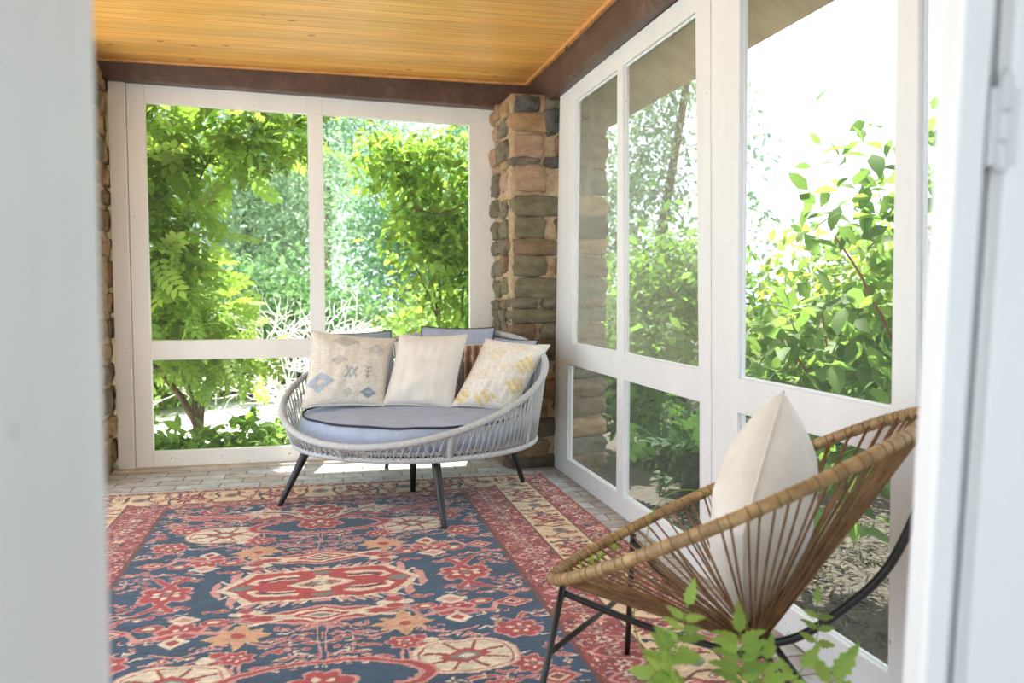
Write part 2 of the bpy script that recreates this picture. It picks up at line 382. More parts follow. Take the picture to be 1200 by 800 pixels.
# ------------------------------------------------------------------ stone piers
def stone_shape(c, h, seed, e=.45, rough=.16, n=10):
    """rounded rubble stone: squashed superellipsoid with broken faces"""
    bm = bmesh.new(); bmesh.ops.create_cube(bm, size=2); bmesh.ops.subdivide_edges(bm, edges=bm.edges, cuts=n, use_grid_fill=True)
    off = Vector((seed*3.7, seed*1.9, seed*.77)); vs = []
    for v in bm.verts:
        p = v.co.copy(); d = p.normalized(); q = p.lerp(d*1.18, e)
        k = 1+noise.fractal(d*1.7+off, .9, 2.0, 4)*rough
        q = Vector((q.x*k*h[0], q.y*k*h[1], q.z*k*h[2])); vs.append(q+Vector(c)+Vector((noise.noise(q*30+off), noise.noise(q*31+off+Vector((9,0,0))), 0))*.004)
    fs = [tuple(v.index for v in f.verts) for f in bm.faces]; bm.free(); return vs, fs
stone_cols = {'slate': (srgb(98,98,94), srgb(70,70,66)), 'tan': (srgb(176,146,110), srgb(140,112,80)), 'pink': (srgb(178,150,124), srgb(150,120,98)),
              'grey': (srgb(128,120,104), srgb(98,88,72)), 'olive': (srgb(128,122,96), srgb(96,92,68)), 'brown': (srgb(140,118,92), srgb(104,86,66)), 'dark': (srgb(104,92,76), srgb(76,66,54))}
def stone_mat(k):
    a, b = stone_cols[k]; t = NT('stone_'+k); v = t.coord((1,1,1.8)); n = t.noise(v, 11, 6, .62); n2 = t.noise(t.coord(), 60, 4, .7)
    c = t.ramp(n, [(.28, b), (.6, a), (.8, tuple(min(1, x*1.25) for x in a))]); c = t.mix(.35, c, t.ramp(n2, [(.3, (.5,.48,.42)), (.7, (1.1,1.08,1.0))]), 'MULTIPLY')
    t.link(c, t.b.inputs['Base Color']); t.b.inputs['Roughness'].default_value = .85; t.bump(t.math('ADD', n, t.math('MULTIPLY', n2, .5)), .8, .012); return t.m
SK = list(stone_cols); SM = [stone_mat(k) for k in SK]
t = NT('lime_mortar'); v = t.coord(); nn_ = t.noise(v, 26, 5, .65)
t.link(t.ramp(nn_, [(.3, srgb(158,134,106)), (.7, srgb(200,176,144))]), t.b.inputs['Base Color']); t.b.inputs['Roughness'].default_value = .95; t.bump(nn_, .8, .012); M['mortar'] = t.m
def mortar_box(x0, x1, y0, y1, z0, z1, seed):
    bm = bmesh.new(); bmesh.ops.create_cube(bm, size=1); bmesh.ops.subdivide_edges(bm, edges=bm.edges, cuts=22, use_grid_fill=True)
    vs = []
    for v in bm.verts:
        p = Vector(((v.co.x+.5)*(x1-x0)+x0, (v.co.y+.5)*(y1-y0)+y0, (v.co.z+.5)*(z1-z0)+z0)); d = Vector((v.co.x, v.co.y, 0))*2
        if abs(v.co.z) < .49: p += d*(noise.noise(p*9+Vector((seed,0,0)))*.014)
        vs.append(p)
    fs = [tuple(v.index for v in f.verts) for f in bm.faces]; bm.free(); return vs, fs
# the corner pier: x 1.15-1.80, y 4.97-5.60 ; courses from the top down (z centre, half height, kind)
mb = MB(); vs, fs = mortar_box(1.162, 1.74, 4.980, 5.62, -.05, 2.30, 3); mb.add(vs, fs, 7)
courses = [(2.235,.055,'slate'),(2.125,.055,'tan'),(1.99,.072,'pink'),(1.895,.032,'grey'),(1.79,.078,'pink'),(1.63,.064,'olive'),(1.49,.068,'olive'),
           (1.375,.05,'brown'),(1.255,.062,'olive'),(1.125,.062,'olive'),(1.03,.036,'grey'),(.95,.042,'olive'),(.855,.05,'brown'),(.74,.062,'dark'),
           (.615,.06,'brown'),(.49,.06,'dark'),(.37,.055,'brown'),(.25,.06,'dark'),(.13,.055,'brown'),(.03,.05,'dark')]
rs = random.Random(5)
for i, (z, hz, k) in enumerate(courses):
    ki = SK.index(k)
    # front face: one long stone or two
    cut = rs.random(); xa, xb = 1.165+rs.uniform(-.01,.02), 1.78
    if i in (0, 3, 10, 12, 15):
        xm = 1.165+rs.uniform(.15,.2); spans = [(xa, xm-.012, k), (xm+.012, 1.50, rs.choice(['brown','slate','grey'])), (1.52, xb, 'brown')]
    elif i % 2: spans = [(xa, 1.47, k), (1.49, xb, rs.choice(['brown','tan','grey']))]
    else: spans = [(xa, 1.36+rs.uniform(0,.05), k), (1.44, xb, rs.choice(['brown','grey','dark']))]
    for (a, b, kk) in spans:
        vs, fs = stone_shape(((a+b)/2, 5.03+rs.uniform(-.01,.012), z+rs.uniform(-.008,.008)), ((b-a)/2*1.02, .080, hz*1.06), i*7+a*10, .34+.25*rs.random(), .14); mb.add(vs, fs, SK.index(kk))
    # side face (towards the back window)
    y = 5.02
    while y < 5.42:
        L = rs.uniform(.12,.24); kk = rs.choice(['tan','pink','tan','grey']) if z > 1.7 else rs.choice(['grey','brown','olive','grey'])
        vs, fs = stone_shape((1.20+rs.uniform(-.012,.012), y+L/2+.03, z+rs.uniform(-.02,.02)), (.065, L/2*1.0, hz*.9), i*11+y*9, .5); mb.add(vs, fs, SK.index(kk)); y += L+.02
    # outer face beyond the screens
    y = 5.05
    while y < 5.5:
        L = rs.uniform(.14,.26); vs, fs = stone_shape((1.72, y+L/2, z), (.075, L/2, hz*.95), i*13+y*5, .45); mb.add(vs, fs, SK.index(rs.choice(['brown','grey','olive']))); y += L+.015
vs, fs = stone_shape((1.41, 4.99, 2.14), (.05,.06,.075), 77, .7); mb.add(vs, fs, SK.index('slate'))
o = mb.build('wall_corner', SM+[M['mortar']], smooth=True); tag(o, kind='structure')
mb = MB(); vs, fs = mortar_box(-1.75, -1.235, 4.99, 5.62, -.05, 2.38, 8); mb.add(vs, fs, 7)
z = .05; i = 0
while z < 2.36:
    hz = rs.uniform(.045,.085); y = 4.98
    while y < 5.48:
        L = rs.uniform(.12,.26); vs, fs = stone_shape((-1.255+rs.uniform(-.015,.01), y+L/2, z+hz), (.045, L/2, hz*.92), i*5+y*7, .45); mb.add(vs, fs, SK.index(rs.choice(['tan','pink','brown','grey','tan']))); y += L+.02
    vs, fs = stone_shape((-1.45, 5.0, z+hz), (.2, .06, hz*.9), i*3+.5, .4); mb.add(vs, fs, SK.index(rs.choice(['tan','grey'])))
    z += 2*hz+.02; i += 1
o = mb.build('wall_left', SM+[M['mortar']], smooth=True); tag(o, kind='structure')

# ------------------------------------------------------------------ doorway the view is taken through
mb = MB(); mb.hexa([(-.30,.15,-.2), (-.1785,.15,-.2), (-.1715,.15,2.1), (-.30,.15,2.1)], (0, .60, 0)); o = mb.build('trim_8', M['jamb'], bevel=.006); tag(o, kind='structure')
Lz = lambda z: .6245+.0346*(z-.75); G1 = lambda z: .667+.046*(z-1.05); Dz = lambda z: .688+.046*(z-1.05)
zz0, zz1 = -.1, 2.1
mb = MB(); mb.hexa([(Lz(zz0),.735,zz0), (G1(zz0),.735,zz0), (G1(zz1),.735,zz1), (Lz(zz1),.735,zz1)], (0, .015, 0)); o = mb.build('trim_9', M['jamb'], bevel=.003); tag(o, kind='structure')
mb = MB(); mb.hexa([(Lz(zz0)+.02,.762,zz0), (G1(zz0)+.20,.762,zz0), (G1(zz1)+.20,.762,zz1), (Lz(zz1)+.02,.762,zz1)], (0, .03, 0)); o = mb.build('trim_10', M['jamb']); tag(o, kind='structure')
dr = MB().hexa([(Dz(zz0),.730,zz0), (1.15,.730,zz0), (1.15,.730,zz1), (Dz(zz1),.730,zz1)], (0, .022, 0)).build('door_1', M['jamb'], bevel=.004); tag(dr, kind='structure')
mb = MB()
for (z0, z1) in ((1.225,1.252), (1.256,1.283), (1.287,1.318)): mb.tube([(Dz(z0)-.004, .733, z0), (Dz(z1)-.004, .733, z1)], .008, 12)
mb.tube([(Dz(1.318)-.004,.733,1.318),(Dz(1.325)-.004,.733,1.325),(Dz(1.331)-.004,.733,1.331)], [.008,.006,.003], 12)
mb.hexa([(Dz(1.23)-.02,.7335,1.23), (Dz(1.23)+.012,.7285,1.23), (Dz(1.31)+.012,.7285,1.31), (Dz(1.31)-.02,.7335,1.31)], (0, .002, 0))
mb.build('hinge', M['steel'], dr, smooth=False)
# the room the doorway belongs to: far end left open to let sky light in
M['house'] = simple('house_wall_paint', (.72,.74,.76), .8, .03, 4)
mb = MB().box((-3.0,.62,-.2), (-.28,.75,.55)).box((-3.0,.62,.55), (-1.75,.75,2.5)).box((-.42,.62,.55), (-.28,.75,2.5)).box((-1.75,.62,2.15), (-.42,.75,2.5)); o = mb.build('wall_house', M['house']); tag(o, kind='structure')  # unseen window opening added here to brighten the back window frames
o = MB().box((1.0,.79,-.2), (1.45,.86,2.46)).build('wall_house_right', M['house']); tag(o, kind='structure')
o = MB().box((-3.0,.62,2.1), (1.45,.80,2.5)).build('wall_house_top', M['house']); tag(o, kind='structure')
o = MB().box((-3.0,-3.6,-.2), (2.2,.62,-.02)).build('floor_house', simple('house_boards', srgb(170,160,150), .5, .1, 6)); tag(o, kind='structure')
o = MB().box((-3.0,-3.6,2.4), (2.2,.62,2.52)).build('ceiling_house', M['house']); tag(o, kind='structure')
o = MB().box((2.1,-3.6,-.2), (2.2,.62,2.5)).build('wall_house_side', M['house']); tag(o, kind='structure')

# ------------------------------------------------------------------ rug
def make_rug():
    step = .005; W2, L2 = 1.30, 1.65; cy = 3.13
    xs = np.arange(-W2, W2+1e-6, step); ys = np.arange(-L2, L2+1e-6, step*1.0)
    X, Y = np.meshgrid(xs, ys)
    def vn(X, Y, s, seed):                     # smooth value noise
        g = np.random.default_rng(seed).random((64, 64)); u = (X/s) % 63; v = (Y/s) % 63
        i = u.astype(int); j = v.astype(int); a = u-i; b = v-j; a = a*a*(3-2*a); b = b*b*(3-2*b)
        return (g[j,i]*(1-a)*(1-b)+g[j,i+1]*a*(1-b)+g[j+1,i]*(1-a)*b+g[j+1,i+1]*a*b)-.5
    wx = X+vn(X, Y, .07, 1)*.018+vn(X, Y, .025, 2)*.008; wy = Y+vn(X, Y, .07, 3)*.018+vn(X, Y, .025, 4)*.008
    ax, ay = np.abs(wx), np.abs(wy)
    navy = np.array(srgb(24,66,98)); navy2 = np.array(srgb(22,46,76)); red = np.array(srgb(176,58,58)); pink = np.array(srgb(214,152,144)); cream = np.array(srgb(232,212,188)); orange = np.array(srgb(214,166,120))
    teal = np.array(srgb(120,132,124)); brown = np.array(srgb(110,52,44)); ivory = np.array(srgb(228,212,188)); dred = np.array(srgb(146,58,50))
    C = np.empty(X.shape+(3,)); C[:] = navy
    ab = vn(X*.15, Y, .05, 9)[..., None]; C = C*(1+ab*.35)
    def put(m, c): C[m] = c
    def seg(x, y, pts, w):
        m = np.zeros(x.shape, bool)
        for (x0, y0), (x1, y1) in zip(pts[:-1], pts[1:]):
            dx, dy = x1-x0, y1-y0; t = np.clip(((x-x0)*dx+(y-y0)*dy)/(dx*dx+dy*dy+1e-12), 0, 1)
            m |= (x-x0-t*dx)**2+(y-y0-t*dy)**2 < w*w
        return m
    def ell(cx, cy_, rx, ry, x=ax, y=ay): return ((x-cx)/rx)**2+((y-cy_)/ry)**2
    def dia(cx, cy_, rx, ry, x=ax, y=ay): return np.abs(x-cx)/rx+np.abs(y-cy_)/ry
    def diamond(cx, cy_, rx, ry, cols, x=ax, y=ay):
        d = dia(cx, cy_, rx, ry, x, y)
        for k, c in cols: put(d < k, c)
    def rosette(cx, cy_, r, n, c1, c2, x=ax, y=ay, sq=1.0):
        dx, dy = x-cx, (y-cy_)*sq; R = np.hypot(dx, dy); th = np.arctan2(dy, dx)
        put(R < r*(.62+.38*np.cos(n*th)), c1); put(R < r*.36, c2); put(R < r*.16, cream)
    def palm(cx, cy_, s, sgn, c1=red, c2=pink, c3=cream):
        x = (ax-cx)/s; y = (ay-cy_)/s*sgn; R = np.hypot(x, y*1.1); th = np.arctan2(x, y)
        put(R < 1.0*(.72+.28*np.abs(np.cos(3.5*th))), c2); put(R < .86*(.72+.28*np.abs(np.cos(3.5*th))), c1)
        put(R < .5*(.7+.3*np.cos(5*th)), c3); put(R < .26, c1); put(R < .13, teal)
    # vines linking the motifs
    put(seg(ax, ay, [(.25,.44),(.37,.38),(.45,.33)], .005), pink); put(seg(ax, ay, [(.545,.12),(.545,0)], .006), pink)
    put(seg(ax, ay, [(.33,.52),(.42,.56),(.5,.52)], .005), pink); put(seg(ax, ay, [(.61,.57),(.66,.45)], .005), red)
    put(seg(ax, ay, [(0,.3),(0,.66)], .012), pink); put(seg(ax, ay, [(0,.3),(0,.66)], .006), navy)
    put(seg(ax, ay, [(.10,.50),(.16,.53),(.22,.50)], .006), pink)
    # scattered small blossoms: short stems, buds and leaves in rows
    r2 = np.random.default_rng(11); done = [(.45,.36,.17),(.545,0,.14),(.26,.44,.10),(.26,1.06,.10),(.655,.34,.08),(.655,.93,.08),(.625,.57,.10),(.25,.60,.09),(.60,.83,.09),(.52,1.16,.09),(.22,1.18,.08)]; cnt = 0
    for k in range(4000):
        cx, c_ = r2.uniform(.02,.735), r2.uniform(.05,1.22); rr = r2.uniform(.013,.030)
        if cx < .46 and c_ < .20: continue
        if cx < .31 and .2 < c_ < .40: continue
        if ((cx-.42)/.22)**2+((c_-.73)/.14)**2 < 1: continue
        if cx < .33 and .68 < c_ < 1.1: continue
        if any((cx-a)**2+(c_-b)**2 < (q+rr*.9)**2 for a, b, q in done): continue
        done.append((cx, c_, rr*1.15)); cnt += 1
        if cnt > 230: break
        kind = r2.integers(4)
        if kind == 0: rosette(cx, c_, rr*1.2, int(r2.choice([4,6])), [red,pink,ivory][r2.integers(3)], [red,navy2,cream][r2.integers(3)])
        elif kind == 1:
            for s_ in (-1, 1): put(ell(cx+s_*rr*.8, c_+rr*.2, rr*.75, rr*.42) < 1, [pink,red,ivory][r2.integers(3)])
            put(ell(cx, c_-rr*.3, rr*.5, rr*.6) < 1, red); put(ell(cx, c_-rr*.3, rr*.22, rr*.3) < 1, ivory)
        elif kind == 2:
            put(dia(cx, c_, rr*1.5, rr*.7) < 1, pink); put(dia(cx, c_, rr*1.0, rr*.42) < 1, red)
        else:
            a_ = r2.uniform(-.6,.6); put(seg(ax, ay, [(cx-rr*1.4, c_-a_*rr), (cx, c_+rr*.4), (cx+rr*1.4, c_+a_*rr)], .005), pink)
            for s_ in (-1, 0, 1): put(ell(cx+s_*rr*1.2, c_+(.3 if s_ else .7)*rr, rr*.34, rr*.34) < 1, [red, ivory, pink][s_+1])
    for k in range(420):                       # fine drawing between the motifs
        cx, c_ = r2.uniform(0,.74), r2.uniform(.02,1.23); a_ = r2.choice([.35,-.35,2.8,1.57]) ; L = r2.uniform(.015,.045)
        if cx < .46 and c_ < .20: continue
        if ((cx-.42)/.2)**2+((c_-.73)/.13)**2 < 1: continue
        put(seg(ax, ay, [(cx, c_), (cx+L*np.cos(a_), c_+L*np.sin(a_)*.7), (cx+L*1.3*np.cos(a_+.5), c_+L*np.sin(a_+.5)*.9)], .0035), [pink,red,pink,ivory,navy2][r2.integers(5)])
    # central medallion
    zig = .012*np.abs(((ay*28) % 1)-.5)*2
    shape = np.maximum(ax/.335+ay/.55, ay/.150)
    put(shape < 1.16+.10*np.sign(np.sin(ax*105)), pink); put(shape < 1.10, cream); put(shape < 1.0, np.array(srgb(186,54,50)))
    put(seg(ax, ay, [(.09,.098),(.17,.100),(.235,.082),(.255,.05),(.235,.035)], .011), cream); put(seg(ax, ay, [(.10,.072),(.16,.076),(.205,.064),(.215,.045)], .007), navy2); put(seg(ax, ay, [(.10,.060),(.16,.062),(.19,.052)], .005), ivory)
    put(ell(.285,0,.035,.024) < 1, teal); put(ell(.0,.118,.035,.016) < 1, teal)
    diamond(0, 0, .135, .075, [(1, cream), (.62, red), (.36, teal), (.16, cream)]); put((ax < .028) & (ay < .085) & (ay > .02), cream); put((np.abs(ax-.052) < .012) & (ay < .012), navy)
    for k in range(9):                         # flame edge
        x0 = .04+.035*k; y0 = .155 if x0 < .24 else .155*(1-(x0-.24)/.12); put(seg(ax, ay, [(x0, max(y0,.01)), (x0+.035, max(y0,.01)+.045)], .006), pink if k % 2 else cream)
    # boats above and below
    d = dia(0, .31, .30, .078); put(d < 1.1, pink); put(d < .92, red); diamond(0, .31, .17, .062, [(1, cream), (.7, red), (.45, cream), (.25, teal)])
    put(seg(ax, ay, [(.10,.31),(.28,.37)], .008), cream); put(seg(ax, ay, [(.10,.31),(.28,.25)], .008), cream)
    # star crosses
    for (cx, c_) in ((.26,.44), (.26,1.06)):
        for k in range(8):
            a_ = k*PI/4; L = .105 if k % 2 == 0 else .08; diamond_c = orange if c_ < 1 else ivory
            px, py = cx+np.cos(a_)*L*.6, c_+np.sin(a_)*L*.42
            ca, sa = np.cos(a_), np.sin(a_)*.8; u = (ax-px)*ca+(ay-py)*sa; v_ = -(ax-px)*sa+(ay-py)*ca
            put(np.abs(u)/.05+np.abs(v_)/.026 < 1, diamond_c); put(np.abs(u)/.02+np.abs(v_)/.010 < 1, pink)
        put(ell(cx, c_, .02, .02) < 1, red)
    # flower quartets
    for (cx, c_) in ((.25,.25), (.30,.60)):
        for dx, dy in ((.035,0),(-.035,0),(0,.028),(0,-.028)): put(ell(cx+dx, c_+dy, .026, .02) < 1, ivory if dx else red)
    # palmette clusters
    palm(.45,.36,.085,1); diamond(.45,.44,.05,.05,[(1,ivory),(.5,red)]); diamond(.45,.265,.06,.045,[(1,ivory),(.5,pink)])
    for s_ in (-1,1):
        put(seg(ax, ay, [(.45,.36),(.45+.12*s_,.40),(.45+.15*s_,.34)], .010), pink); put(ell(.45+.10*s_,.31,.04,.025) < 1, red); put(ell(.45+.10*s_,.31,.02,.012) < 1, ivory)
    palm(.545,0,.115,1); put(seg(ax, ay, [(.545,.10),(.50,.17)], .012), red); put(seg(ax, ay, [(.545,.10),(.60,.17)], .012), red)
    # little diamonds
    for c_ in (.34,.93): diamond(.655,c_,.072,.05,[(1,pink),(.78,red),(.5,cream),(.3,dred)])
    # side palmettes
    palm(.625,.57,.085,-1); palm(.25,.60,.06,1); put(seg(ax, ay, [(.25,.66),(.25,.76)], .014), pink); put(seg(ax, ay, [(.25,.66),(.25,.76)], .006), navy)
    # cartouches
    e = (np.abs(ax-.42)/.155)**2.6+(np.abs(ay-.73)/.115)**2.6; put(e < 1.14, pink); put(e < 1.02, ivory)
    put((np.abs(e-.75) < .04), red)
    for k in range(8):
        a_ = k*PI/4+.39; put(seg(ax, ay, [(.42,.73),(.42+.13*np.cos(a_),.73+.095*np.sin(a_))], .006) & (e < 1), dred)
    diamond(.42,.73,.085,.055,[(1,red),(.62,teal),(.35,ivory)])
    # great end palmettes with arms
    put(np.abs(ell(0,.80,.30,.12)-1) < .22, pink); put(np.abs(ell(0,.80,.30,.12)-1) < .11, red); put(ell(0,.80,.26,.085) < 1, navy)
    palm(0,.83,.11,1); put(seg(ax, ay, [(.05,.9),(.18,.98),(.30,.93)], .016), red); put(seg(ax, ay, [(.05,.93),(.15,1.05),(.27,1.08)], .020), ivory); put(seg(ax, ay, [(.05,.93),(.15,1.05),(.27,1.08)], .008), dred)
    palm(0,1.06,.14,-1,red,ivory,cream)
    # end leaves
    put(seg(ax, ay, [(.34,1.0),(.62,1.07)], .036), pink); put(seg(ax, ay, [(.36,1.0),(.60,1.06)], .026), red); put(seg(ax, ay, [(.36,1.0),(.60,1.06)], .008), pink)
    palm(.60,.83,.07,1); palm(.52,1.16,.07,1); palm(.22,1.18,.06,1)
    # pale outlines round every red figure, as on the real rug
    redm = (np.abs(C-red).sum(-1) < .02); nb = np.zeros_like(redm)
    for sx, sy in ((1,0),(-1,0),(0,1),(0,-1)): nb |= np.roll(redm, (sy, sx), (0, 1))
    navm = (np.abs(C-C.mean(-1, keepdims=True)).sum(-1) < 9) & (C[..., 2] > C[..., 0]*1.4) & nb; C[navm] = pink
    # borders
    fx, fy = .755, 1.24; dx = (np.abs(X)-fx)/.545; dy = (np.abs(Y)-fy)/.41; D = np.maximum(dx, dy); side = dx > dy
    s = np.where(side, np.abs(wy), np.abs(wx)); D2 = D+vn(X, Y, .03, 21)*.02
    T1 = np.where(side, .375, .26); T2 = np.where(side, .735, .86)
    put(D > 0, np.array(srgb(158,58,52)))
    def guard(lo, hi, per):
        m = (D > lo) & (D < hi); wv = (D2-lo)/(hi-lo); k = np.floor(s/per); u = (s/per-k-.5)
        C[m] = np.array(srgb(160,56,52))
        R = np.hypot(u*per*1.0, (wv-.5)*(hi-lo)*np.where(side,.545,.41)); th = np.arctan2(u*per, (wv-.5)*.2)
        ev = (k % 2 == 0)
        fl = R < per*.36*(.75+.25*np.cos(6*th)); put(m & fl & ev, ivory); put(m & fl & ~ev, np.array(srgb(158,146,130)))
        put(m & (R < per*.15), red); put(m & (R < per*.07), navy2)
        put(m & (np.abs(wv-.5-.36*np.sin(s/per*PI)) < .05), pink); put(m & (np.abs(wv-.5+.36*np.sin(s/per*PI)) < .03), brown)
        put(m & (vn(X, Y, .012, 31) > .28), pink); put(m & (vn(X, Y, .014, 33) > .33), navy2); put(m & (vn(X, Y, .011, 35) > .36), ivory)
        put(m & ((np.abs(wv) < .03) | (np.abs(wv-1) < .03)), brown)
    guard(.01, T1, .085); guard(T2, .985, .10)
    m = (D > T1) & (D < T2); wv = (D2-T1)/(T2-T1)
    C[m] = np.array(srgb(230,200,160))
    per = .46; ph = s/per; k = np.floor(ph); u = ph-k
    for i_, off in enumerate((.10,.21,.33,.62,.74,.86)):      # branches running across the band
        uu = (((ph+off) % 1)-.5)*per; cl = (brown, dred, navy2)[i_ % 3] if i_ != 2 else brown
        lean = (.09,-.07,.05,-.09,.07,.04)[i_]; w_ = .006+.005*np.sin(wv*7+off*20)**2
        put(m & (np.abs(uu+lean*(wv-.5)+.014*np.sin(wv*9+off*30)) < w_) & (wv > .06) & (wv < .94), cl)
    for off, wc in ((.16,.3),(.27,.72),(.68,.25),(.80,.68)):    # small eyes and buds on them
        uu = (((ph+off) % 1)-.5)*per; e_ = (uu/.017)**2+((wv-wc)/.17)**2
        put(m & (e_ < 1), brown); put(m & (e_ < .62), ivory); put(m & (e_ < .25), red)
        e_ = ((uu-.03)/.014)**2+((wv-1+wc)/.12)**2; put(m & (e_ < 1), red); put(m & (e_ < .4), pink)
    uu = (u-.5)*per; Rr = np.hypot(uu*.9, (wv-.5)*.17); th = np.arctan2(uu, (wv-.5)*.17)
    put(m & (Rr < .070*(.72+.28*np.cos(7*th))), np.array(srgb(166,54,50))); put(m & (Rr < .046*(.7+.3*np.cos(6*th))), navy2); put(m & (Rr < .028), pink); put(m & (Rr < .014), red)
    uu2 = ((((ph+.5) % 1))-.5)*per; put(m & (np.hypot(uu2*.8, (wv-.55)*.17) < .030), teal); put(m & (np.hypot(uu2*.8, (wv-.55)*.17) < .015), dred)
    put((D > -.012) & (D < .012), brown); put(np.abs(D-T1) < .010, brown); put(np.abs(D-T2) < .010, brown); put(D > .985, np.array(srgb(120,50,44)))
    # knot-to-knot wool variation and a faded stripe here and there
    C = C*(1+(rng.random(X.shape)[..., None]-.5)*.22)*(1+(rng.random((X.shape[0],1,1))-.5)*.20)*(1+vn(X, Y*1.0, .018, 51)[..., None]*.25)*(1+vn(X*.3, Y, .02, 41)[..., None]*.16)
    C = C*.93+.07*np.array(srgb(170,165,165))
    Z = .010+.0012*np.sin(X*5)*np.sin(Y*3.3)+rng.normal(0, .0006, X.shape)
    edge = (np.abs(X) > W2-.008) | (np.abs(Y) > L2-.008); Z[edge] = .001
    V = np.stack([X, Y+cy, Z], -1).reshape(-1, 3); ny, nx = X.shape; i = np.arange(ny*nx).reshape(ny, nx)
    F = np.stack([i[:-1,:-1], i[:-1,1:], i[1:,1:], i[1:,:-1]], -1).reshape(-1)
    root = thing('area_rug', 'large worn navy and red patterned wool rug on the brick floor', 'rug', (0, cy, 0))
    np_mesh('pile', V, F, 4, M['rug'], root, np.clip(C, 0, 1).reshape(-1, 3), True)
    fm = simple('cotton_fringe', srgb(222,216,206), .9, .06, 30)
    for e_ in (-1, 1):
        mb = MB()
        for x in np.arange(-W2+.004, W2, .009):
            y0 = cy+e_*(L2-.002); d_ = e_*rng.uniform(.018,.036); mb.tube([(x, y0, .006), (x+rng.normal(0,.004), y0+d_*.5, .006), (x+rng.normal(0,.007), y0+d_, .004)], .0028, 4)
        mb.build('fringe', fm, root)
make_rug()

# ------------------------------------------------------------------ round rope loveseat
LC = Vector((.508, 4.432, 0)); RR, RZ, RA, RT = .696, .625, .235, .96; BR, BZ = .641, .318
def rim(t, dr=0): 
    c = math.cos(t-RT); return Vector((LC.x+(RR+dr)*math.cos(t), LC.y+(RR+dr)*math.sin(t), RZ+RA*c-.010*(c*c-.5)))
def bse(t, dr=0, dz=0): return Vector((LC.x+(BR+dr)*math.cos(t), LC.y+(BR+dr)*math.sin(t), BZ+dz))
ls = thing('loveseat', 'round grey rope loveseat on black legs in front of the stone pier', 'loveseat', (LC.x, LC.y, 0))
N = 720
def wrapped(fn, r, amp, turns, n=10):
    pts = [fn(2*PI*i/N) for i in range(N)]; return pts, [r*(1+amp*math.sin(i*2*PI*turns/N)) for i in range(N)]
p_, r_ = wrapped(rim, .0165, .05, 180); MB().tube(p_, r_, 10, True).build('rim', M['rope'], ls, True)
p_, r_ = wrapped(bse, .015, .05, 180); MB().tube(p_, r_, 10, True).build('base_ring', M['rope'], ls, True)
MB().tube([bse(2*PI*i/120, -.005, .028) for i in range(120)], .009, 8, True).build('inner_ring', M['rope'], ls, True)
mb = MB(); K = 118
for k in range(K):
    t0 = 2*PI*(k+.1)/K
    for s_ in (-1, 1):
        t1 = t0+s_*2*PI/K*.9; a = bse(t0, .004 if s_ > 0 else -.004); b = rim(t1, .004 if s_ > 0 else -.004)
        mid = a.lerp(b, .5)+Vector((random.gauss(0,.001), random.gauss(0,.001), 0)); mb.tube([a, mid, b], .0042, 5)
mb.build('rope_weave', M['rope'], ls, True)
for k in range(8):
    t = -1.45+k*PI/4; a, b = bse(t), rim(t); pts = [a.lerp(b, i/24) for i in range(25)]
    MB().tube(pts, [.0135*(1+.06*math.sin(i*2.6)) for i in range(25)], 8).build('upright', M['rope'], ls, True)
for (tx, ty, fx, fy, fz) in ((-.07,4.325,-.202,4.325,.012), (.534,3.86,.554,3.729,.012), (1.045,4.53,1.13,4.55,.012), (.425,5.03,.405,5.171,0)):
    a = Vector((LC.x+(tx-LC.x)*.97, LC.y+(ty-LC.y)*.97, BZ-.005)); b = Vector((fx, fy, fz)); pts = [a.lerp(b, i/6) for i in range(7)]
    MB().tube(pts+[b+Vector((0,0,-.001))], [.0235-.0105*i/6 for i in range(7)]+[.011], 14).build('leg', M['black_metal'], ls, True)
a = Vector((.495,4.46,BZ)); MB().tube([a, Vector((.492,4.474,.012))], [.022,.015], 14).build('leg', M['black_metal'], ls, True)
mb = MB()                                       # platform slats under the cushion
for k in range(-5, 6):
    y = LC.y+k*.105; h_ = math.sqrt(max(0, .6**2-(k*.105)**2)); mb.box((LC.x-h_, y-.02, BZ-.004), (LC.x+h_, y+.02, BZ+.008))
mb.box((LC.x-.03, LC.y-.61, BZ-.02), (LC.x+.03, LC.y+.61, BZ-.004)); mb.build('platform', M['black_metal'], ls)
# seat cushion
def wob(p, s, a): return noise.noise(Vector(p)*s)*a
cu = thing('seat_cushion', 'thick round blue grey seat cushion with dark piping in the loveseat', 'cushion', (LC.x, LC.y, BZ+.01))
CR = .605; prof = [(0,.008),(.4,.006),(CR-.03,.010),(CR-.006,.022),(CR+.006,.06),(CR+.004,.105),(CR-.008,.135),(CR-.03,.146),(CR-.10,.156),(CR-.25,.165),(.2,.170),(0,.172)]
pr2 = []
for (a, b) in zip(prof[:-1], prof[1:]):
    for i in range(4): pr2.append((a[0]+(b[0]-a[0])*i/4, a[1]+(b[1]-a[1])*i/4))
pr2.append(prof[-1])
mb = MB().lathe(pr2, (LC.x, LC.y, BZ), 96); mb.v = [(x, y, z+(wob((x, y, z), 5, .008)+wob((x*.6, y*1.6, 3), 11, .005) if z > BZ+.05 else 0)) for x, y, z in mb.v]
mb.build('cover', M['grey_fabric'], cu, True)
mb = MB()
for zz, dr in ((.141, -.012), (.016, -.012)): mb.tube([(LC.x+(CR+dr)*math.cos(2*PI*i/140), LC.y+(CR+dr)*math.sin(2*PI*i/140), BZ+zz+.004+wob((LC.x+CR*math.cos(2*PI*i/140), LC.y+CR*math.sin(2*PI*i/140), BZ+.14), 5, .008)) for i in range(140)], .0055, 6, True)
mb.build('piping', M['piping'], cu, True)

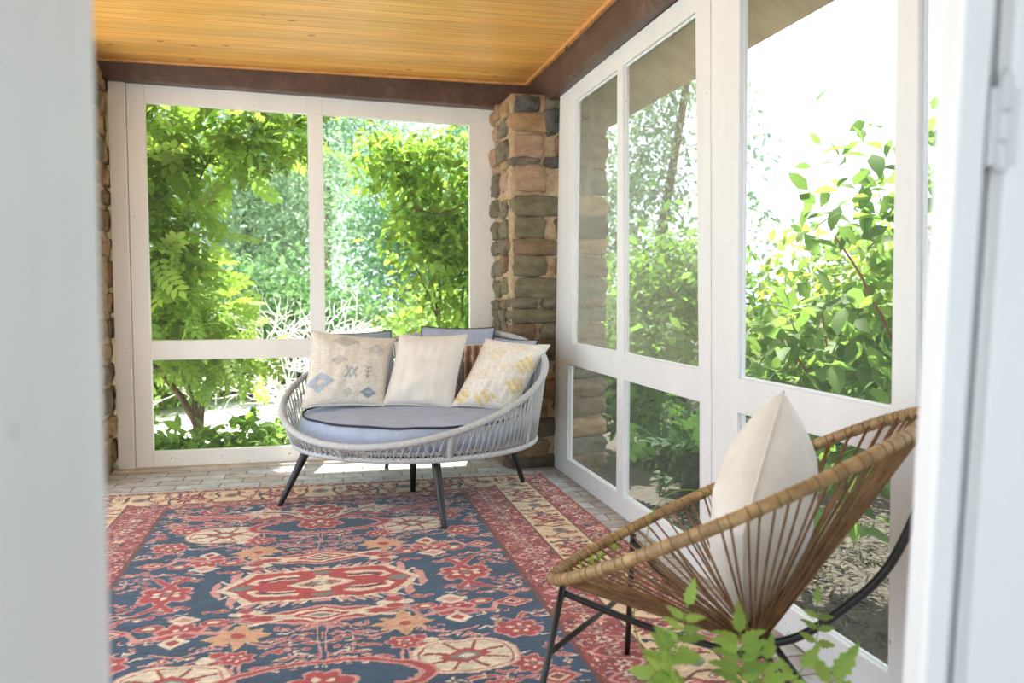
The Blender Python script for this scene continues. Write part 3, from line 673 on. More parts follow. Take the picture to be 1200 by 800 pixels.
# ------------------------------------------------------------------ pillows
def pillow(name, label, cat, BL, BR_, TR, TL, thick, mat, pattern=None, seed=0, pull=.035, seam=None, group=None, n=46, wr=.006, flop=0, seam_r=.004, fat=.55):
    BL, BR_, TR, TL = map(Vector, (BL, BR_, TR, TL)); nrm = ((BR_-BL).cross(TL-BL)).normalized()
    if nrm.y > 0: nrm = -nrm
    size = ((BR_-BL).length+(TL-BL).length)/2; V = []; Cc = []
    def mid(u, v):
        uu = u+pull*(2*u-1)*-4*v*(1-v)*1.0; vv = v+pull*(2*v-1)*-4*u*(1-u)
        return (BL*(1-uu)+BR_*uu)*(1-vv)+(TL*(1-uu)+TR*uu)*vv
    for side in (1, -1):
        for j in range(n+1):
            for i in range(n+1):
                u, v = i/n, j/n; a, b = 1-abs(2*u-1)**2.4, 1-abs(2*v-1)**2.4
                h = thick/2*(max(a, 0)*max(b, 0))**fat
                p = mid(u, v)
                q = p+nrm*side*h; e = min(u, 1-u, v, 1-v)
                q += nrm*side*(noise.noise(Vector((u*4+seed, v*4, side)))*wr*2+noise.noise(Vector((u*11+seed, v*3, side*2)))*wr)*min(1, e*8)
                q += nrm*flop*((u-.5)**2*4)
                V.append(q); Cc.append(pattern(u, v) if pattern else (1,1,1))
    F = []; m = (n+1)**2; idx = lambda s, i, j: s*m+j*(n+1)+i
    for j in range(n):
        for i in range(n):
            F.append((idx(0,i,j), idx(0,i+1,j), idx(0,i+1,j+1), idx(0,i,j+1))); F.append((idx(1,i,j), idx(1,i,j+1), idx(1,i+1,j+1), idx(1,i+1,j)))
    c = sum(V, Vector())/len(V); low = min(q.z for q in V)
    root = thing(name, label, cat, (c.x, c.y, low), group)
    o = np_mesh('cover', np.array([tuple(q) for q in V]), np.array(F).ravel(), 4, mat, root, np.array(Cc), True)
    bm = bmesh.new(); bm.from_mesh(o.data); bmesh.ops.remove_doubles(bm, verts=bm.verts, dist=1e-4); bmesh.ops.recalc_face_normals(bm, faces=bm.faces); bm.to_mesh(o.data); bm.free(); o.data.polygons.foreach_set('use_smooth', [True]*len(o.data.polygons))
    ring = [mid(i/n, 0)+nrm*flop*((i/n-.5)**2*4) for i in range(n)]+[mid(1, i/n)+nrm*flop for i in range(n)]+[mid(1-i/n, 1)+nrm*flop*((.5-i/n)**2*4) for i in range(n)]+[mid(0, 1-i/n)+nrm*flop for i in range(n)]
    MB().tube(ring, seam_r, 6, True).build('seam', seam or mat, root, True)
    return root
bR = Vector((.52*math.cos(0), 0, 0))
def back_cushion(t, w_, h_, label, R=.50, lean=.10, z0=.487, roll=0):
    c = Vector((LC.x+R*math.cos(t), LC.y+R*math.sin(t), z0)); tan = Vector((-math.sin(t), math.cos(t), 0)); out = Vector((math.cos(t), math.sin(t), 0))
    # as seen from the seat: left is +tan
    bl = c+tan*w_/2; br = c-tan*w_/2; tl = bl+out*lean+Vector((0,0,h_))+tan*.01; tr = br+out*lean+Vector((0,0,h_+roll))-tan*.01
    return pillow('back_cushion', label, 'cushion', bl, br, tr, tl, .15, M['grey_fabric'], None, t*9, .03, M['piping'], 'blue grey back cushions of the loveseat', 34, .007)
back_cushion(2.12, .54, .375, 'blue grey back cushion behind the kilim patterned pillow')
back_cushion(1.02, .46, .40, 'blue grey back cushion between the plain cream and the brown striped pillows')
back_cushion(.34, .46, .345, 'blue grey back cushion beside the stone pier behind the yellow patterned pillow', R=.53, lean=.10)
fr = lambda *a: np.array(srgb(*a))
def kilim(u, v):
    c = fr(222,216,206)*(1-.10*((math.sin(v*150+3*math.sin(u*9)) > .3))*(.5+.5*noise.noise(Vector((u*5, v*30, 1)))))
    blue, dk, gr, rose = fr(170,182,194), fr(138,152,166), fr(188,188,184), fr(212,190,178)
    def dm(cx, cy, rx, ry, k=1):
        st = lambda a, q: math.floor(abs(a)/q)*q
        return st(u-cx, .02)/rx+abs(v-cy)/ry < k
    for (cx, cy, rx, ry, a, b) in ((.16,.27,.17,.13,blue,rose),(.78,.14,.10,.07,dk,blue),(.42,.86,.18,.09,gr,None),(.36,.56,.10,.07,gr,None),(.80,.76,.11,.07,gr,rose),(.52,.13,.06,.06,gr,None)):
        if dm(cx, cy, rx, ry): c = a
        if b is not None and dm(cx, cy, rx, ry, .3): c = b
    if abs(v-.76) < .10 and .62 < u < .95 and c[0] > fr(200,0,0)[0]: c = c*.5+rose*.5
    for cx in (.50,.57):
        if abs(abs(u-cx)-abs(v-.40)*.45) < .012 and u < cx+.04 and abs(v-.40) < .08: c = dk*.6+gr*.4
    for cy in (.34,.40,.46):
        if abs(u-.74) < .05 and abs(v-cy-abs(u-.74)*.7) < .012: c = rose*.5+dk*.5
    if abs(u-.74) < .008 and .30 < v < .5: c = dk
    return c
def lemon(u, v):
    c = fr(234,230,222); y = fr(232,210,150); p = fr(232,218,196)
    w_ = noise.noise(Vector((u*9, v*9, 4)))*.03
    for (cx, cy, rx, ry, col) in ((.84,.62,.17,.16,y),(.84,.30,.20,.13,y),(.30,.74,.16,.12,p),(.20,.42,.16,.10,p),(.55,.52,.16,.08,p),(.45,.10,.20,.10,y),(.10,.12,.14,.12,y),(.60,.86,.2,.08,p)):
        d = abs(u-cx+w_)/rx+abs(v-cy+w_)/ry
        if d < 1 and math.sin((u*.6+v)*70) > -.55: c = col
    return c*(1+.04*math.sin(v*170))
def stripes(u, v):
    c = fr(150,112,86); k = math.sin(u*46+noise.noise(Vector((u*4, v*5, 2)))*.6)
    if k > .75: c = fr(214,200,182)
    elif k < -.8: c = fr(104,82,72)
    if .44 < u < .54: c = fr(150,150,148)
    return c
pillow('kilim_pillow', 'large beige pillow with faded blue grey diamonds, leftmost on the loveseat', 'pillow', (-.085,4.40,.50), (.335,4.42,.492), (.413,4.60,.838), (-.035,4.62,.888), .15, M['tint_fabric'], kilim, 2, .03, M['cream'], None, 70)
pillow('cream_pillow', 'plain cream pillow in the middle of the loveseat', 'pillow', (.330,4.42,.500), (.690,4.34,.470), (.800,4.50,.862), (.435,4.55,.862), .15, M['cream'], None, 5, .03, None, None, 50)
pillow('striped_pillow', 'small brown striped pillow wedged behind the plain cream pillow', 'pillow', (.60,4.58,.49), (.94,4.56,.49), (.95,4.66,.80), (.62,4.68,.80), .10, M['tint_fabric'], stripes, 8, .03, M['cream'], None, 50)
pillow('yellow_pillow', 'white pillow with pale yellow woven motifs, tilted against the right side of the loveseat', 'pillow', (.685,4.34,.492), (1.01,4.29,.455), (1.245,4.40,.805), (.915,4.55,.835), .14, M['tint_fabric'], lemon, 11, .03, M['cream'], None, 70)

# ------------------------------------------------------------------ string lounge chair
c0 = Vector((.971, 1.834, .589)); hd, tilt, ra, rb, egg, sag = -.686, .497, .501, .353, -.077, .004
U = Vector((math.cos(hd), math.sin(hd), 0)); Vv = Vector((-math.sin(hd), math.cos(hd), 0))
def ring(t):
    uu, vv = -ra*math.cos(t), rb*math.sin(t)*(1+egg*math.cos(t)); return c0+U*(uu*math.cos(tilt))+Vv*vv+Vector((0,0,uu*math.sin(tilt)+sag*(vv/rb)**2))
def loc(u, v, z): return Vector((c0.x, c0.y, 0))+U*u+Vv*v+Vector((0,0,z))
ch = thing('lounge_chair', 'brown string lounge chair with an egg shaped cane rim by the right screens', 'chair', (c0.x, c0.y, 0))
N2 = 1440
MB().tube([ring(2*PI*i/N2) for i in range(N2)], [(.0148)*(1+.025*math.sin(i*2*PI*.25)+.02*noise.noise(Vector((i*.013,0,0)))) for i in range(N2)], 12, True).build('rim', M['cane'], ch, True)
hub = loc(.062, 0, .262); mb = MB(); KC = 96
for k in range(KC):
    t = 2*PI*(k+.5*(k % 2)*.55)/KC; a = ring(t); ang = math.atan2((a-c0).dot(Vv), (a-c0).dot(U)+.0)
    h = hub+(U*math.cos(ang)*.030+Vv*math.sin(ang)*.030)+Vector((0,0,random.uniform(-.008,.012)))
    d = (h-a).normalized(); out = (a-c0); out.z = 0; out.normalize()
    st = a+out*.0155*(1 if k % 2 else -1)*.6
    mb.tube([st, st.lerp(h, .35)+Vector((random.gauss(0,.0012), random.gauss(0,.0012), -.004)), st.lerp(h, .7)+Vector((0,0,-.005)), h], .0031, 5)
    tg = (ring(t+.01)-ring(t-.01)).normalized(); e1 = tg.orthogonal().normalized(); e2 = tg.cross(e1)
    mb.tube([a+tg*(.004*i/12-.002)+(e1*math.cos(2*PI*i/12)+e2*math.sin(2*PI*i/12))*.0148 for i in range(13)], .0016, 5)
mb.build('cord_webbing', M['cord'], ch, True)
def bez(ps, n=20):
    ps = [Vector(p) for p in ps]; out = []
    for i in range(len(ps)-1):
        p0 = ps[max(i-1,0)]; p1 = ps[i]; p2 = ps[i+1]; p3 = ps[min(i+2, len(ps)-1)]
        for k in range(n):
            t = k/n; out.append(.5*((2*p1)+(-p0+p2)*t+(2*p0-5*p1+4*p2-p3)*t*t+(-p0+3*p1-3*p2+p3)*t**3))
    out.append(ps[-1]); return out
tr_ = .0085
bs = [hub+(U*math.cos(a)*.055+Vv*math.sin(a)*.075)+Vector((0,0,-.022)) for a in [2*PI*i/40 for i in range(40)]]
MB().tube(bs, .007, 8, True).build('base_ring', M['black_metal'], ch, True)
fF = Vector((.470,1.838,.012)); fFF = Vector((.893,2.293,.012)); tF = Vector((.585,1.94,.372)); tFF = Vector((.870,2.195,.405))
for a, b in ((tF, fF), (tFF, fFF)):
    l = MB().tube([a, a.lerp(b, .5), b], tr_, 10).build('leg', M['black_metal'], ch, True)
    MB().tube([b+Vector((0,0,-.011)), b+Vector((0,0,.012))], [.013,.012], 12).build('foot', M['black_metal'], l, True)
for a, v in ((tF, -.05), (tFF, .05)): MB().tube(bez([a+Vector((0,0,-.02)), a.lerp(hub, .5)+Vector((0,0,-.05)), hub+Vv*v+Vector((0,0,-.03))], 10), tr_, 10).build('side_rail', M['black_metal'], ch, True)
MB().tube([tF.lerp(fF, .42), tFF.lerp(fFF, .45)], .0075, 10).build('front_stretcher', M['black_metal'], ch, True)
for v in (-.045, .045):
    b = loc(.30, v*.6, .012); l = MB().tube([hub+Vv*v+U*.03+Vector((0,0,-.01)), b], tr_, 10).build('leg', M['black_metal'], ch, True)
    MB().tube([b+Vector((0,0,-.011)), b+Vector((0,0,.012))], [.013,.012], 12).build('foot', M['black_metal'], l, True)
MB().tube(bez([hub+Vector((0,0,-.025)), (1.104,1.725,.278), (1.19,1.655,.375), (1.246,1.609,.463), (1.280,1.580,.56), (1.302,1.563,.658), ring(PI)-Vector((0,0,.012))], 10), .0105, 12).build('back_strut', M['black_metal'], ch, True)
# its pillow stands on one corner
pb, pt = loc(.045, .0, .285), loc(.13, -.02, .866); pm = pb.lerp(pt, .5)
pillow('chair_pillow', 'plain cream pillow standing on its corner in the brown string chair', 'pillow', pb, pm+Vv*.25+Vector((0,0,.01)), pt, pm-Vv*.25+Vector((0,0,.01)), .23, M['cream'], None, 21, -.012, None, None, 50, .006, fat=.50)

# ------------------------------------------------------------------ foliage
def rot_frames(d, nrm):
    d = d/np.linalg.norm(d, axis=1, keepdims=True); x = np.cross(d, nrm); x /= np.linalg.norm(x, axis=1, keepdims=True)+1e-9; z = np.cross(x, d); return d, x, z
LEAF = (np.array([(0,0,0),(.33,.0,.03),(.33,.24,.07),(.33,-.24,.07),(.70,0,.0),(.70,.19,.04),(.70,-.19,.04),(1,0,-.08)]),
        np.array([(0,1,2,2),(0,3,1,1),(1,4,5,2),(3,6,4,1),(4,7,5,5),(6,7,4,4)]))
LEAF = (LEAF[0], [(0,1,2),(0,3,1),(1,4,5),(1,5,2),(3,6,4),(3,4,1),(4,7,5),(6,7,4)])
SLIM = (LEAF[0]*np.array([1,.62,1]), LEAF[1])
def template_pinnate(n=4):
    V, F = [], []
    def put(base, ang, L):
        b = len(V); ca, sa = math.cos(ang), math.sin(ang)
        for x, y, z in LEAF[0]: V.append((base+(x*ca-y*sa)*L, (x*sa+y*ca)*L, z*L-.12*base*base)); 
        for f in LEAF[1]: F.append(tuple(i+b for i in f))
    for i in range(n):
        b = .14+.70*i/n
        for s_ in (1, -1): put(b, s_*(1.05-.1*i), .36)
    put(.80, 0, .34); b = len(V); V.extend([(0,-.008,0),(0,.008,0),(.85,0,-.09)]); F.append((b,b+1,b+2)); return np.array(V), F
PINN = template_pinnate()
def leaf_cloud(name, mat, parent, P, D, Nn, S, tmpl, colf):
    tv, tf = tmpl; tf = np.array(tf); d, x, z = rot_frames(D, Nn); K = len(tv)
    V = P[:, None, :]+S[:, None, None]*(tv[None, :, 0:1]*d[:, None]+tv[None, :, 1:2]*x[:, None]+tv[None, :, 2:3]*z[:, None])
    F = (tf[None]+np.arange(len(P))[:, None, None]*K).reshape(-1)
    return np_mesh(name, V.reshape(-1, 3), F, 3, mat, parent, np.repeat(colf, K, axis=0))
def greens(n, base, var=.35, yellow=.3, dark=None):
    b = np.array(base); k = 1+(rng.random((n,1))-.5)*2*var; y = rng.random((n,1))*yellow
    return np.clip(b*k*(1+y*np.array([.9,.35,-.2])), 0, 1)
def cluster_points(blobs, per, spread):
    """blobs: (centre, radii, clumps). leaves gather in clumps so that light shows between them"""
    P, Dd = [], []
    for (c, r_, nc) in blobs:
        g = rng.normal(size=(nc, 3)); g /= np.linalg.norm(g, axis=1, keepdims=True); g *= rng.random((nc,1))**.40
        cc = np.array(c)+g*np.array(r_)
        p = np.repeat(cc, per, axis=0)+rng.normal(size=(nc*per, 3))*spread; P.append(p)
        dd = np.repeat(g, per, axis=0)*.6+rng.normal(size=(nc*per, 3))*.7; dd[:, 2] -= .35; Dd.append(dd)
    return np.concatenate(P), np.concatenate(Dd)
def up_normals(n, tilt=.55):
    v = rng.normal(size=(n, 3))*tilt; v[:, 2] += 1; return v
def shrub(name, label, cat, loc_, blobs, per, spread, size, tmpl, base, mat='leaf', var=.35, yellow=.3, branches=(), bark='bark', group=None, tilt=.55):
    root = thing(name, label, cat, loc_, group)
    P, D = cluster_points(blobs, per, spread); n = len(P); S = size*(.65+.7*rng.random(n))
    leaf_cloud('foliage', M[mat], root, P, D, up_normals(n, tilt), S, tmpl, greens(n, base, var, yellow))
    if branches:
        mb = MB()
        for pts, r0, r1 in branches:
            q = bez(pts, 6); q = [p+Vector((wob(p, 6, .02), wob(p+Vector((5,1,2)), 6, .02), 0))*(0 if i == 0 else 1) for i, p in enumerate(q)]
            mb.tube(q, [r0+(r1-r0)*i/(len(q)-1) for i in range(len(q))], 7)
        mb.build('branches', M[bark], root, True)
    return root
GB = -.22                                       # garden level
g = MB()
gx = np.linspace(-30, 40, 36); gy = np.linspace(-12, 60, 37)
vs = [(x, y, GB+(-.05 if 1.3 < x < 4 else 0)+.05*noise.noise(Vector((x*.3, y*.3, 0)))) for y in gy for x in gx]
fs = [(j*36+i, j*36+i+1, (j+1)*36+i+1, (j+1)*36+i) for j in range(36) for i in range(35)]
o = g.add(vs, fs).build('floor_garden', M['ground'], smooth=True); tag(o, kind='structure'); o.name = 'ground'
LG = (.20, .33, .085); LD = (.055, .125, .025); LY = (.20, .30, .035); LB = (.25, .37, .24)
def twigs(root_pt, ends, r0=.02, n=2):
    out = []
    for e in ends:
        a, b = Vector(root_pt), Vector(e); m = a.lerp(b, .5)+Vector((random.uniform(-.1,.1), random.uniform(-.1,.1), random.uniform(0,.15))); out.append(([a, m, b], r0, r0*.3))
    return out
# back window, left: leafy vine hanging in front of the screen
shrub('wisteria_vine', 'leafy green vine filling the upper left of the back window', 'vine', (-1.5, 6.8, GB),
      [((-1.35,6.75,2.05),(.60,.25,.45),66), ((-.85,6.75,2.35),(.7,.22,.25),46), ((-1.5,6.75,1.4),(.5,.25,.5),48), ((-.35,6.7,2.35),(.42,.2,.16),30), ((-1.05,6.75,1.55),(.30,.2,.4),30), ((-1.15,6.9,1.05),(.45,.2,.3),40)],
      3, .10, .26, PINN, LG, var=.45, yellow=.5, branches=twigs((-1.5,6.8,GB), [(-1.3,6.75,1.9),(-.7,6.75,2.3),(-1.7,6.8,1.6),(-1.1,6.75,1.5)], .016))
shrub('small_tree', 'small multi stemmed tree outside the lower left pane of the back window', 'tree', (-1.02, 7.4, GB),
      [((-1.25,7.3,.75),(.55,.3,.30),70), ((-.75,7.3,.60),(.35,.3,.20),34), ((-1.45,7.4,.95),(.5,.3,.35),50), ((-1.0,7.3,1.05),(.45,.3,.25),40)],
      3, .08, .21, PINN, (.21,.34,.09), var=.4, yellow=.5, branches=[([(-1.02,7.4,GB),(-1.03,7.4,.02),(-1.22,7.35,.35),(-1.5,7.3,.7)],.042,.015), ([(-1.02,7.4,GB),(-1.0,7.4,.06),(-1.1,7.4,.4),(-1.15,7.4,.8)],.034,.012),
      ([(-1.02,7.4,GB),(-.96,7.4,.08),(-.92,7.4,.34),(-.72,7.35,.6)],.034,.012), ([(-.92,7.4,.3),(-.75,7.35,.42),(-.6,7.3,.62)],.016,.008)])
shrub('flowering_shrub', 'dense bright green shrub filling the right pane of the back window', 'shrub', (1.15, 7.0, GB),
      [((1.25,7.0,1.95),(.62,.25,.48),124), ((1.2,7.0,1.2),(.48,.25,.55),110), ((.65,7.0,2.2),(.36,.2,.26),60), ((1.4,7.0,.45),(.5,.3,.45),70), ((.9,7.0,1.65),(.33,.2,.35),66)],
      12, .09, .088, LEAF, (.22,.36,.085), var=.45, yellow=.5, branches=twigs((1.15,7.0,GB), [(.7,7.0,2.2),(1.4,7.0,2.2),(1.0,7.0,1.6),(1.5,7.0,1.2),(.8,7.0,1.3)], .020)+[([(.70,6.8,1.80),(1.0,6.8,1.74),(1.35,6.85,1.92)],.010,.005)])
# dry twig bush
root = thing('dry_bush', 'bare pale twiggy bush behind the middle of the back window', 'bush', (.1, 8.2, GB)); mb = MB(); rb_ = random.Random(3)
def grow(p, d, L, r, depth):
    q = [p]; 
    for i in range(4): d = (d+Vector((rb_.gauss(0,.24), rb_.gauss(0,.24), rb_.gauss(0,.18)-.05))).normalized(); q.append(q[-1]+d*L/4)
    mb.tube(q, [r*(1-.5*i/4) for i in range(5)], 5)
    if depth:
        for k in range(3): grow(q[rb_.randint(1,4)], (d+Vector((rb_.gauss(0,.6), rb_.gauss(0,.6), rb_.gauss(.1,.4)))).normalized(), L*.72, r*.74, depth-1)
for k in range(15): grow(Vector((.02+rb_.uniform(-.45,.5), 8.2+rb_.uniform(-.3,.3), GB)), Vector((rb_.gauss(0,.35), rb_.gauss(0,.3), 1.1)).normalized(), .72, .013, 3)
mb.build('branches', M['twig'], root, True)
# distant trees behind the back window
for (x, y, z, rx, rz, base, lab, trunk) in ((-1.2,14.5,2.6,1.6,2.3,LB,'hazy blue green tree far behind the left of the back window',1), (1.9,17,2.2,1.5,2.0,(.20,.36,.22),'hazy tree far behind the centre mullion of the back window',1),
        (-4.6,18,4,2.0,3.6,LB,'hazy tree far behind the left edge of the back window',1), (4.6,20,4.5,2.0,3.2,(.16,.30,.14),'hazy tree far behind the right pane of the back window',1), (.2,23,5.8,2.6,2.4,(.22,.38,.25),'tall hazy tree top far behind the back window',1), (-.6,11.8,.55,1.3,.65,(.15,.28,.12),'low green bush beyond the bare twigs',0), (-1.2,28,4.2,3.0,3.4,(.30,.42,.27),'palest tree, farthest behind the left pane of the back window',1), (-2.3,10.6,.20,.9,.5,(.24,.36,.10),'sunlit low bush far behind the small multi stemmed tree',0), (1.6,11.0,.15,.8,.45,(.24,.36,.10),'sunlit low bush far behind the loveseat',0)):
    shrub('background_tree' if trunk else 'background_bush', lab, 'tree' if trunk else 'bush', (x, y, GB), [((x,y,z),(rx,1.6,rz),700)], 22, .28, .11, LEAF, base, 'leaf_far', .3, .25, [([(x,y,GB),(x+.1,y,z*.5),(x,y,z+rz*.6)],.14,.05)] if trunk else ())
# low plants just outside the back window
for k, (x, y, lab) in enumerate(((-1.75,7.7,'low leafy plant at the left edge of the lower back pane'), (.25,7.6,'low leafy plant in front of the bare twigs'), (-1.45,6.9,'low leafy plant outside the bottom left corner of the back window'), (-1.0,6.75,'low leafy plant at the foot of the small tree'), (-.55,6.95,'low leafy plant outside the back window right of the small tree'), (-.1,7.2,'low leafy plant outside the back window nearest the loveseat'))):
    shrub('ground_plant', lab, 'plant', (x, y, GB), [((x,y,GB+.13),(.30,.2,.13),40)], 5, .05, .12, LEAF, (.15,.27,.06))
root = thing('stone_slab', 'pale flat stone slab on the ground in the sunny garden', 'slab', (.1,10.6,GB)); vs, fs = stone_shape((.1,10.6,GB+.06), (.55,.25,.07), 5, .2, .08); MB().add(vs, fs).build('stone', SM[SK.index('tan')], root, True)

# right wall: bushes, trees and litter beyond the screens
bigb = [((2.62,3.35,1.42),(.34,.3,.44),50), ((2.35,3.15,.85),(.50,.35,.34),90), ((2.75,2.75,1.25),(.3,.3,.55),44), ((2.3,3.2,.45),(.5,.35,.30),60), ((2.05,3.35,.70),(.22,.25,.35),26)]
shrub('rhododendron', 'large leaved green shrub with reddish stems outside the pane behind the string chair', 'shrub', (2.5,3.1,GB-.05), bigb, 5, .09, .120, LEAF, (.15,.26,.075),
      branches=[([(2.5,3.1,GB-.05),(2.5,3.1,.5),(2.6,3.2,1.1),(2.55,3.3,1.80)],.013,.005), ([(2.5,3.1,.3),(2.4,3.1,.9),(2.25,3.3,1.35)],.010,.004), ([(2.5,3.1,.3),(2.65,3.0,.9),(2.75,3.1,1.6)],.010,.004), ([(2.5,3.1,.2),(2.2,3.2,.6),(2.0,3.4,.95)],.010,.004)], bark='red_stem', tilt=.45)
shrub('forsythia', 'yellow green sunlit bush between the large leaved shrub and the middle post', 'bush', (4.3,6.0,GB), [((4.2,6.0,.98),(1.0,.6,.70),230), ((5.0,5.9,1.05),(1.0,.6,.55),190), ((3.75,6.0,.3),(.6,.5,.4),90), ((5.9,5.9,.8),(.7,.6,.8),110)], 8, .12, .105, LEAF, (.21,.32,.09), yellow=.55,
      branches=twigs((4.3,6.0,GB), [(3.9,5.9,1.2),(4.6,5.9,1.4),(4.4,5.8,.9),(3.6,5.9,.6)], .014), bark='red_stem')
shrub('laurel', 'mid green bush outside the pane next to the stone pier', 'bush', (2.85,6.9,GB), [((2.85,6.8,.98),(.70,.5,.55),210), ((3.2,6.9,1.2),(.45,.5,.45),100), ((2.45,6.3,.40),(.45,.4,.5),220)], 7, .10, .10, LEAF, (.13,.24,.07), branches=twigs((2.85,6.9,GB), [(2.7,6.6,1.0),(3.2,6.7,1.2),(2.4,6.4,.6)], .018))
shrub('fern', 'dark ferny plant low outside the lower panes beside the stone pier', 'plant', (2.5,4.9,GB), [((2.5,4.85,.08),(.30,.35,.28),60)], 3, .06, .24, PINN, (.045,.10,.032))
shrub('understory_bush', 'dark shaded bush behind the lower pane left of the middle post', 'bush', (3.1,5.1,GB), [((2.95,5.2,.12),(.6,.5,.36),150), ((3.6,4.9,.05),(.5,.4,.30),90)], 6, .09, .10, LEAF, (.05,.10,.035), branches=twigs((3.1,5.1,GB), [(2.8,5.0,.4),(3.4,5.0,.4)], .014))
root = thing('tall_tree', 'tall slim tree with a bare leaning trunk behind the upper pane left of the post', 'tree', (4.85,12,GB))
MB().tube(bez([(4.85,12,GB),(5.05,12,1.3),(5.35,12,3.0),(5.75,12,5.4)], 8), [.10-.05*i/24 for i in range(25)], 9).build('trunk', M['bark'], root, True)
P, D = cluster_points([((4.9,12.3,3.1),(.95,.8,1.1),120), ((5.2,12.4,4.6),(.7,.8,.8),70), ((4.3,12.6,1.9),(1.2,.8,.8),110)], 26, .20); n = len(P)
leaf_cloud('foliage', M['leaf_far'], root, P, D, up_normals(n), .10*(.6+.8*rng.random(n)), LEAF, greens(n, (.24,.35,.24), .3))
shrub('background_tree', 'pale wispy tree top at the left edge of the pane behind the string chair', 'tree', (6.35,12,GB), [((6.5,12,3.2),(.35,.5,1.2),26), ((6.7,12,2.2),(.4,.5,.4),14)], 12, .14, .12, LEAF, (.26,.37,.28), 'leaf_far', branches=[([(6.35,12,GB),(6.3,12,2),(6.4,12,4)],.05,.02)])
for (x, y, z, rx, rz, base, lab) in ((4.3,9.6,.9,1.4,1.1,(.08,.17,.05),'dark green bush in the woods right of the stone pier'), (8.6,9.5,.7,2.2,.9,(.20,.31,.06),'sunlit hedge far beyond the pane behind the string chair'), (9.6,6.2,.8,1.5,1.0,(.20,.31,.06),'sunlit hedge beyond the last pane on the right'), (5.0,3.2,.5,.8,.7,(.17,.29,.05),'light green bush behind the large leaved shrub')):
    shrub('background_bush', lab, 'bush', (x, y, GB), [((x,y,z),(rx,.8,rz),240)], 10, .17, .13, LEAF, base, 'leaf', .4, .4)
for (x, y, lab) in ((3.15,7.6,'dark tree trunk behind the lower panes nearest the stone pier'), (3.52,7.7,'dark tree trunk behind the lower pane left of the middle post')):
    root = thing('tree_trunk', lab, 'tree', (x, y, GB)); MB().tube(bez([(x,y,GB),(x+.03,y,.3),(x-.04,y,1.5)], 6), [.08-.004*i for i in range(13)], 10).build('trunk', M['bark_dark'], root, True)
# leaf litter
nL = 9000; P = np.stack([rng.uniform(1.6,3.6,nL), rng.uniform(1.2,4.6,nL), np.full(nL, GB-.03)+rng.random(nL)*.03], 1); D = rng.normal(size=(nL,3)); D[:, 2] *= .12
pal = np.array([srgb(74,66,48), srgb(56,50,36), srgb(94,85,62), srgb(44,40,30), srgb(66,66,42)])
o = leaf_cloud('leaf_litter', M['litter'], None, P, D, up_normals(nL, .35), .025+.055*rng.random(nL), (LEAF[0]*np.array([1,.4,1]), LEAF[1]), pal[rng.integers(0,5,nL)]*(.7+.6*rng.random((nL,1))))
tag(o, 'brown fallen leaves and straw on the ground outside the lowest right pane', 'leaf litter', None, 'stuff')

# ------------------------------------------------------------------ vine growing through the string chair
vr = thing('climbing_vine', 'light green vine with toothed leaflets growing up through the string chair', 'plant', (.80, 1.42, 0))
LOBE_o = [(0,0),(.08,.05),(.16,.17),(.25,.13),(.33,.21),(.44,.14),(.54,.18),(.66,.09),(.76,.10),(1,0)]
def leaf_shape(k):
    lv = [(0,0,0)]+[(x,y*k,.14*y) for x, y in LOBE_o[1:-1]]+[(1,0,-.10)]+[(x,-y*k,.14*y) for x, y in LOBE_o[-2:0:-1]]; lv.append((.45,0,-.01)); m = len(lv)-1
    return (np.array(lv), [(m, i, (i+1) % m) for i in range(m)])
LOBE = leaf_shape(1.15)
st = MB(); LP, LDr, LN, LS = [], [], [], []
def spray(pts, n, size, face=(-.25,-.75,.62), start=.45):
    """pinnate leaf: leaflets in opposite pairs along the outer part of the stalk, one at the end"""
    q = bez(pts, 12); st.tube(q, [.0024-.0014*i/(len(q)-1) for i in range(len(q))], 5); f_ = Vector(face).normalized()
    for i in range(n):
        k = int((len(q)-2)*(start+(1-start)*i/n)); p = q[k]; t = (q[min(k+1,len(q)-1)]-q[k-1]).normalized()
        for s_ in (1, -1):
            sd = t.cross(f_).normalized()*s_
            d = (t*.5+sd+Vector((random.gauss(0,.1), random.gauss(0,.1), random.gauss(-.12,.1)))).normalized()
            LP.append(p); LDr.append(d); LN.append(f_+Vector((random.gauss(0,.22), random.gauss(0,.22), random.gauss(0,.2)))); LS.append(size*random.uniform(.8,1.15)*(1-.25*i/n))
    LP.append(q[-1]); LDr.append((q[-1]-q[-3]).normalized()); LN.append(f_); LS.append(size)
rt_ = Vector((.80,1.42,.0))
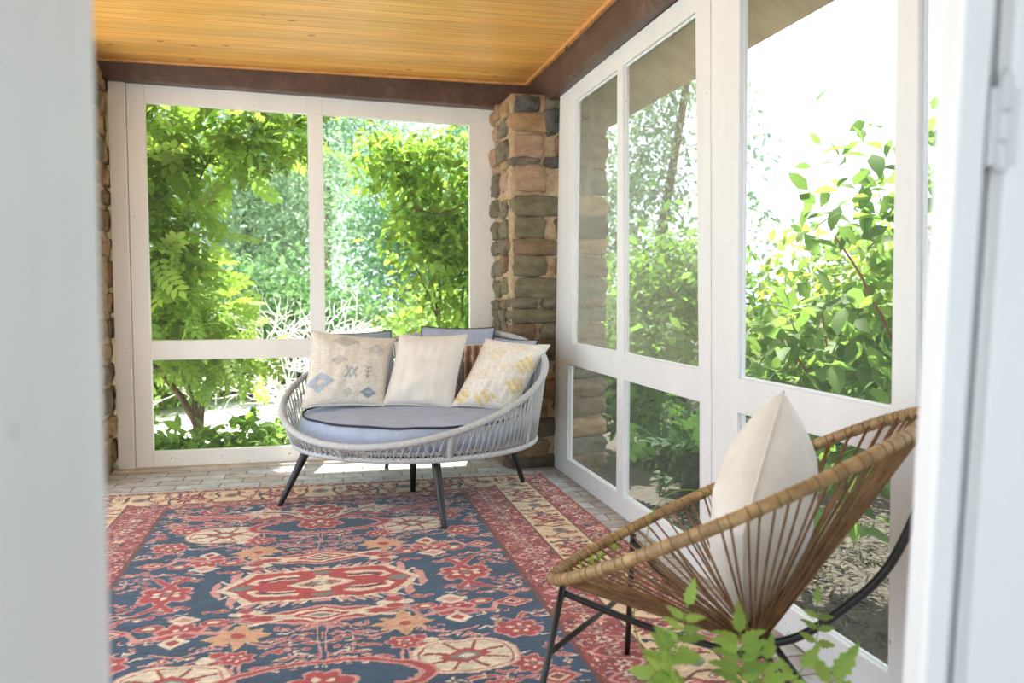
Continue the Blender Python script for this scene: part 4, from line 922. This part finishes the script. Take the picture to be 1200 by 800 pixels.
spray([rt_, (.70,1.40,.22), (.612,1.36,.40), (.622,1.35,.47), (.640,1.35,.535)], 6, .054, start=.60)
spray([rt_, (.72,1.38,.22), (.63,1.34,.37), (.585,1.33,.43), (.55,1.32,.415)], 4, .050, start=.72)
spray([rt_, (.78,1.38,.22), (.755,1.36,.36), (.748,1.35,.43), (.745,1.35,.475)], 5, .062, start=.58)
spray([rt_, (.80,1.38,.22), (.835,1.36,.33), (.875,1.35,.395)], 2, .060, start=.72)
spray([rt_, (.88,1.38,.20), (.925,1.36,.33), (.945,1.355,.365)], 1, .085, start=.86)
spray([rt_, (.74,1.40,.20), (.66,1.36,.34), (.615,1.33,.385), (.585,1.32,.40)], 3, .058, start=.70)
spray([rt_, (.79,1.40,.22), (.80,1.37,.36), (.80,1.35,.42)], 2, .060, start=.72)
spray([rt_, (.95,1.55,.2), (1.08,1.62,.30), (1.125,1.68,.375)], 3, .045, start=.72)
# tendril over the far rim and the runner of young leaves along the front of the rim
st.tube(bez([(.865,2.10,.33), (.868,2.10,.40), (.889,2.10,.494), (.935,2.10,.54), (.977,2.10,.551), (1.03,2.10,.545), (1.054,2.10,.53), (1.076,2.10,.458)], 10), .0016, 5)
st.tube(bez([rt_, (.78,1.7,.12), (.80,2.0,.22), (.865,2.10,.33)], 10), .0018, 5)
run = [ring(t)+Vector((0,0,-.035)) for t in np.linspace(-.10, .62, 30)]
run = [p+(c0-p).normalized()*.03 for p in run]; st.tube([Vector((.80,2.0,.22))]+run[::-1], .0016, 5)
for i in range(2, 30, 3):
    LP.append(run[i]); LDr.append(Vector((random.gauss(-.2,.4), random.gauss(.1,.4), random.gauss(.25,.2))).normalized()); LN.append(Vector((-.3,-.8,.5))); LS.append(.040)
st.build('stems', M['green_stem'], vr, True)
nl2 = len(LP); arr = lambda L: np.array([tuple(p) for p in L])
colv = greens(nl2, (.27,.42,.12), .25, .3); colv[-12:] *= 1.3
leaf_cloud('leaves', M['leaf_near'], vr, arr(LP), arr(LDr), arr(LN), np.array(LS), LOBE, colv)
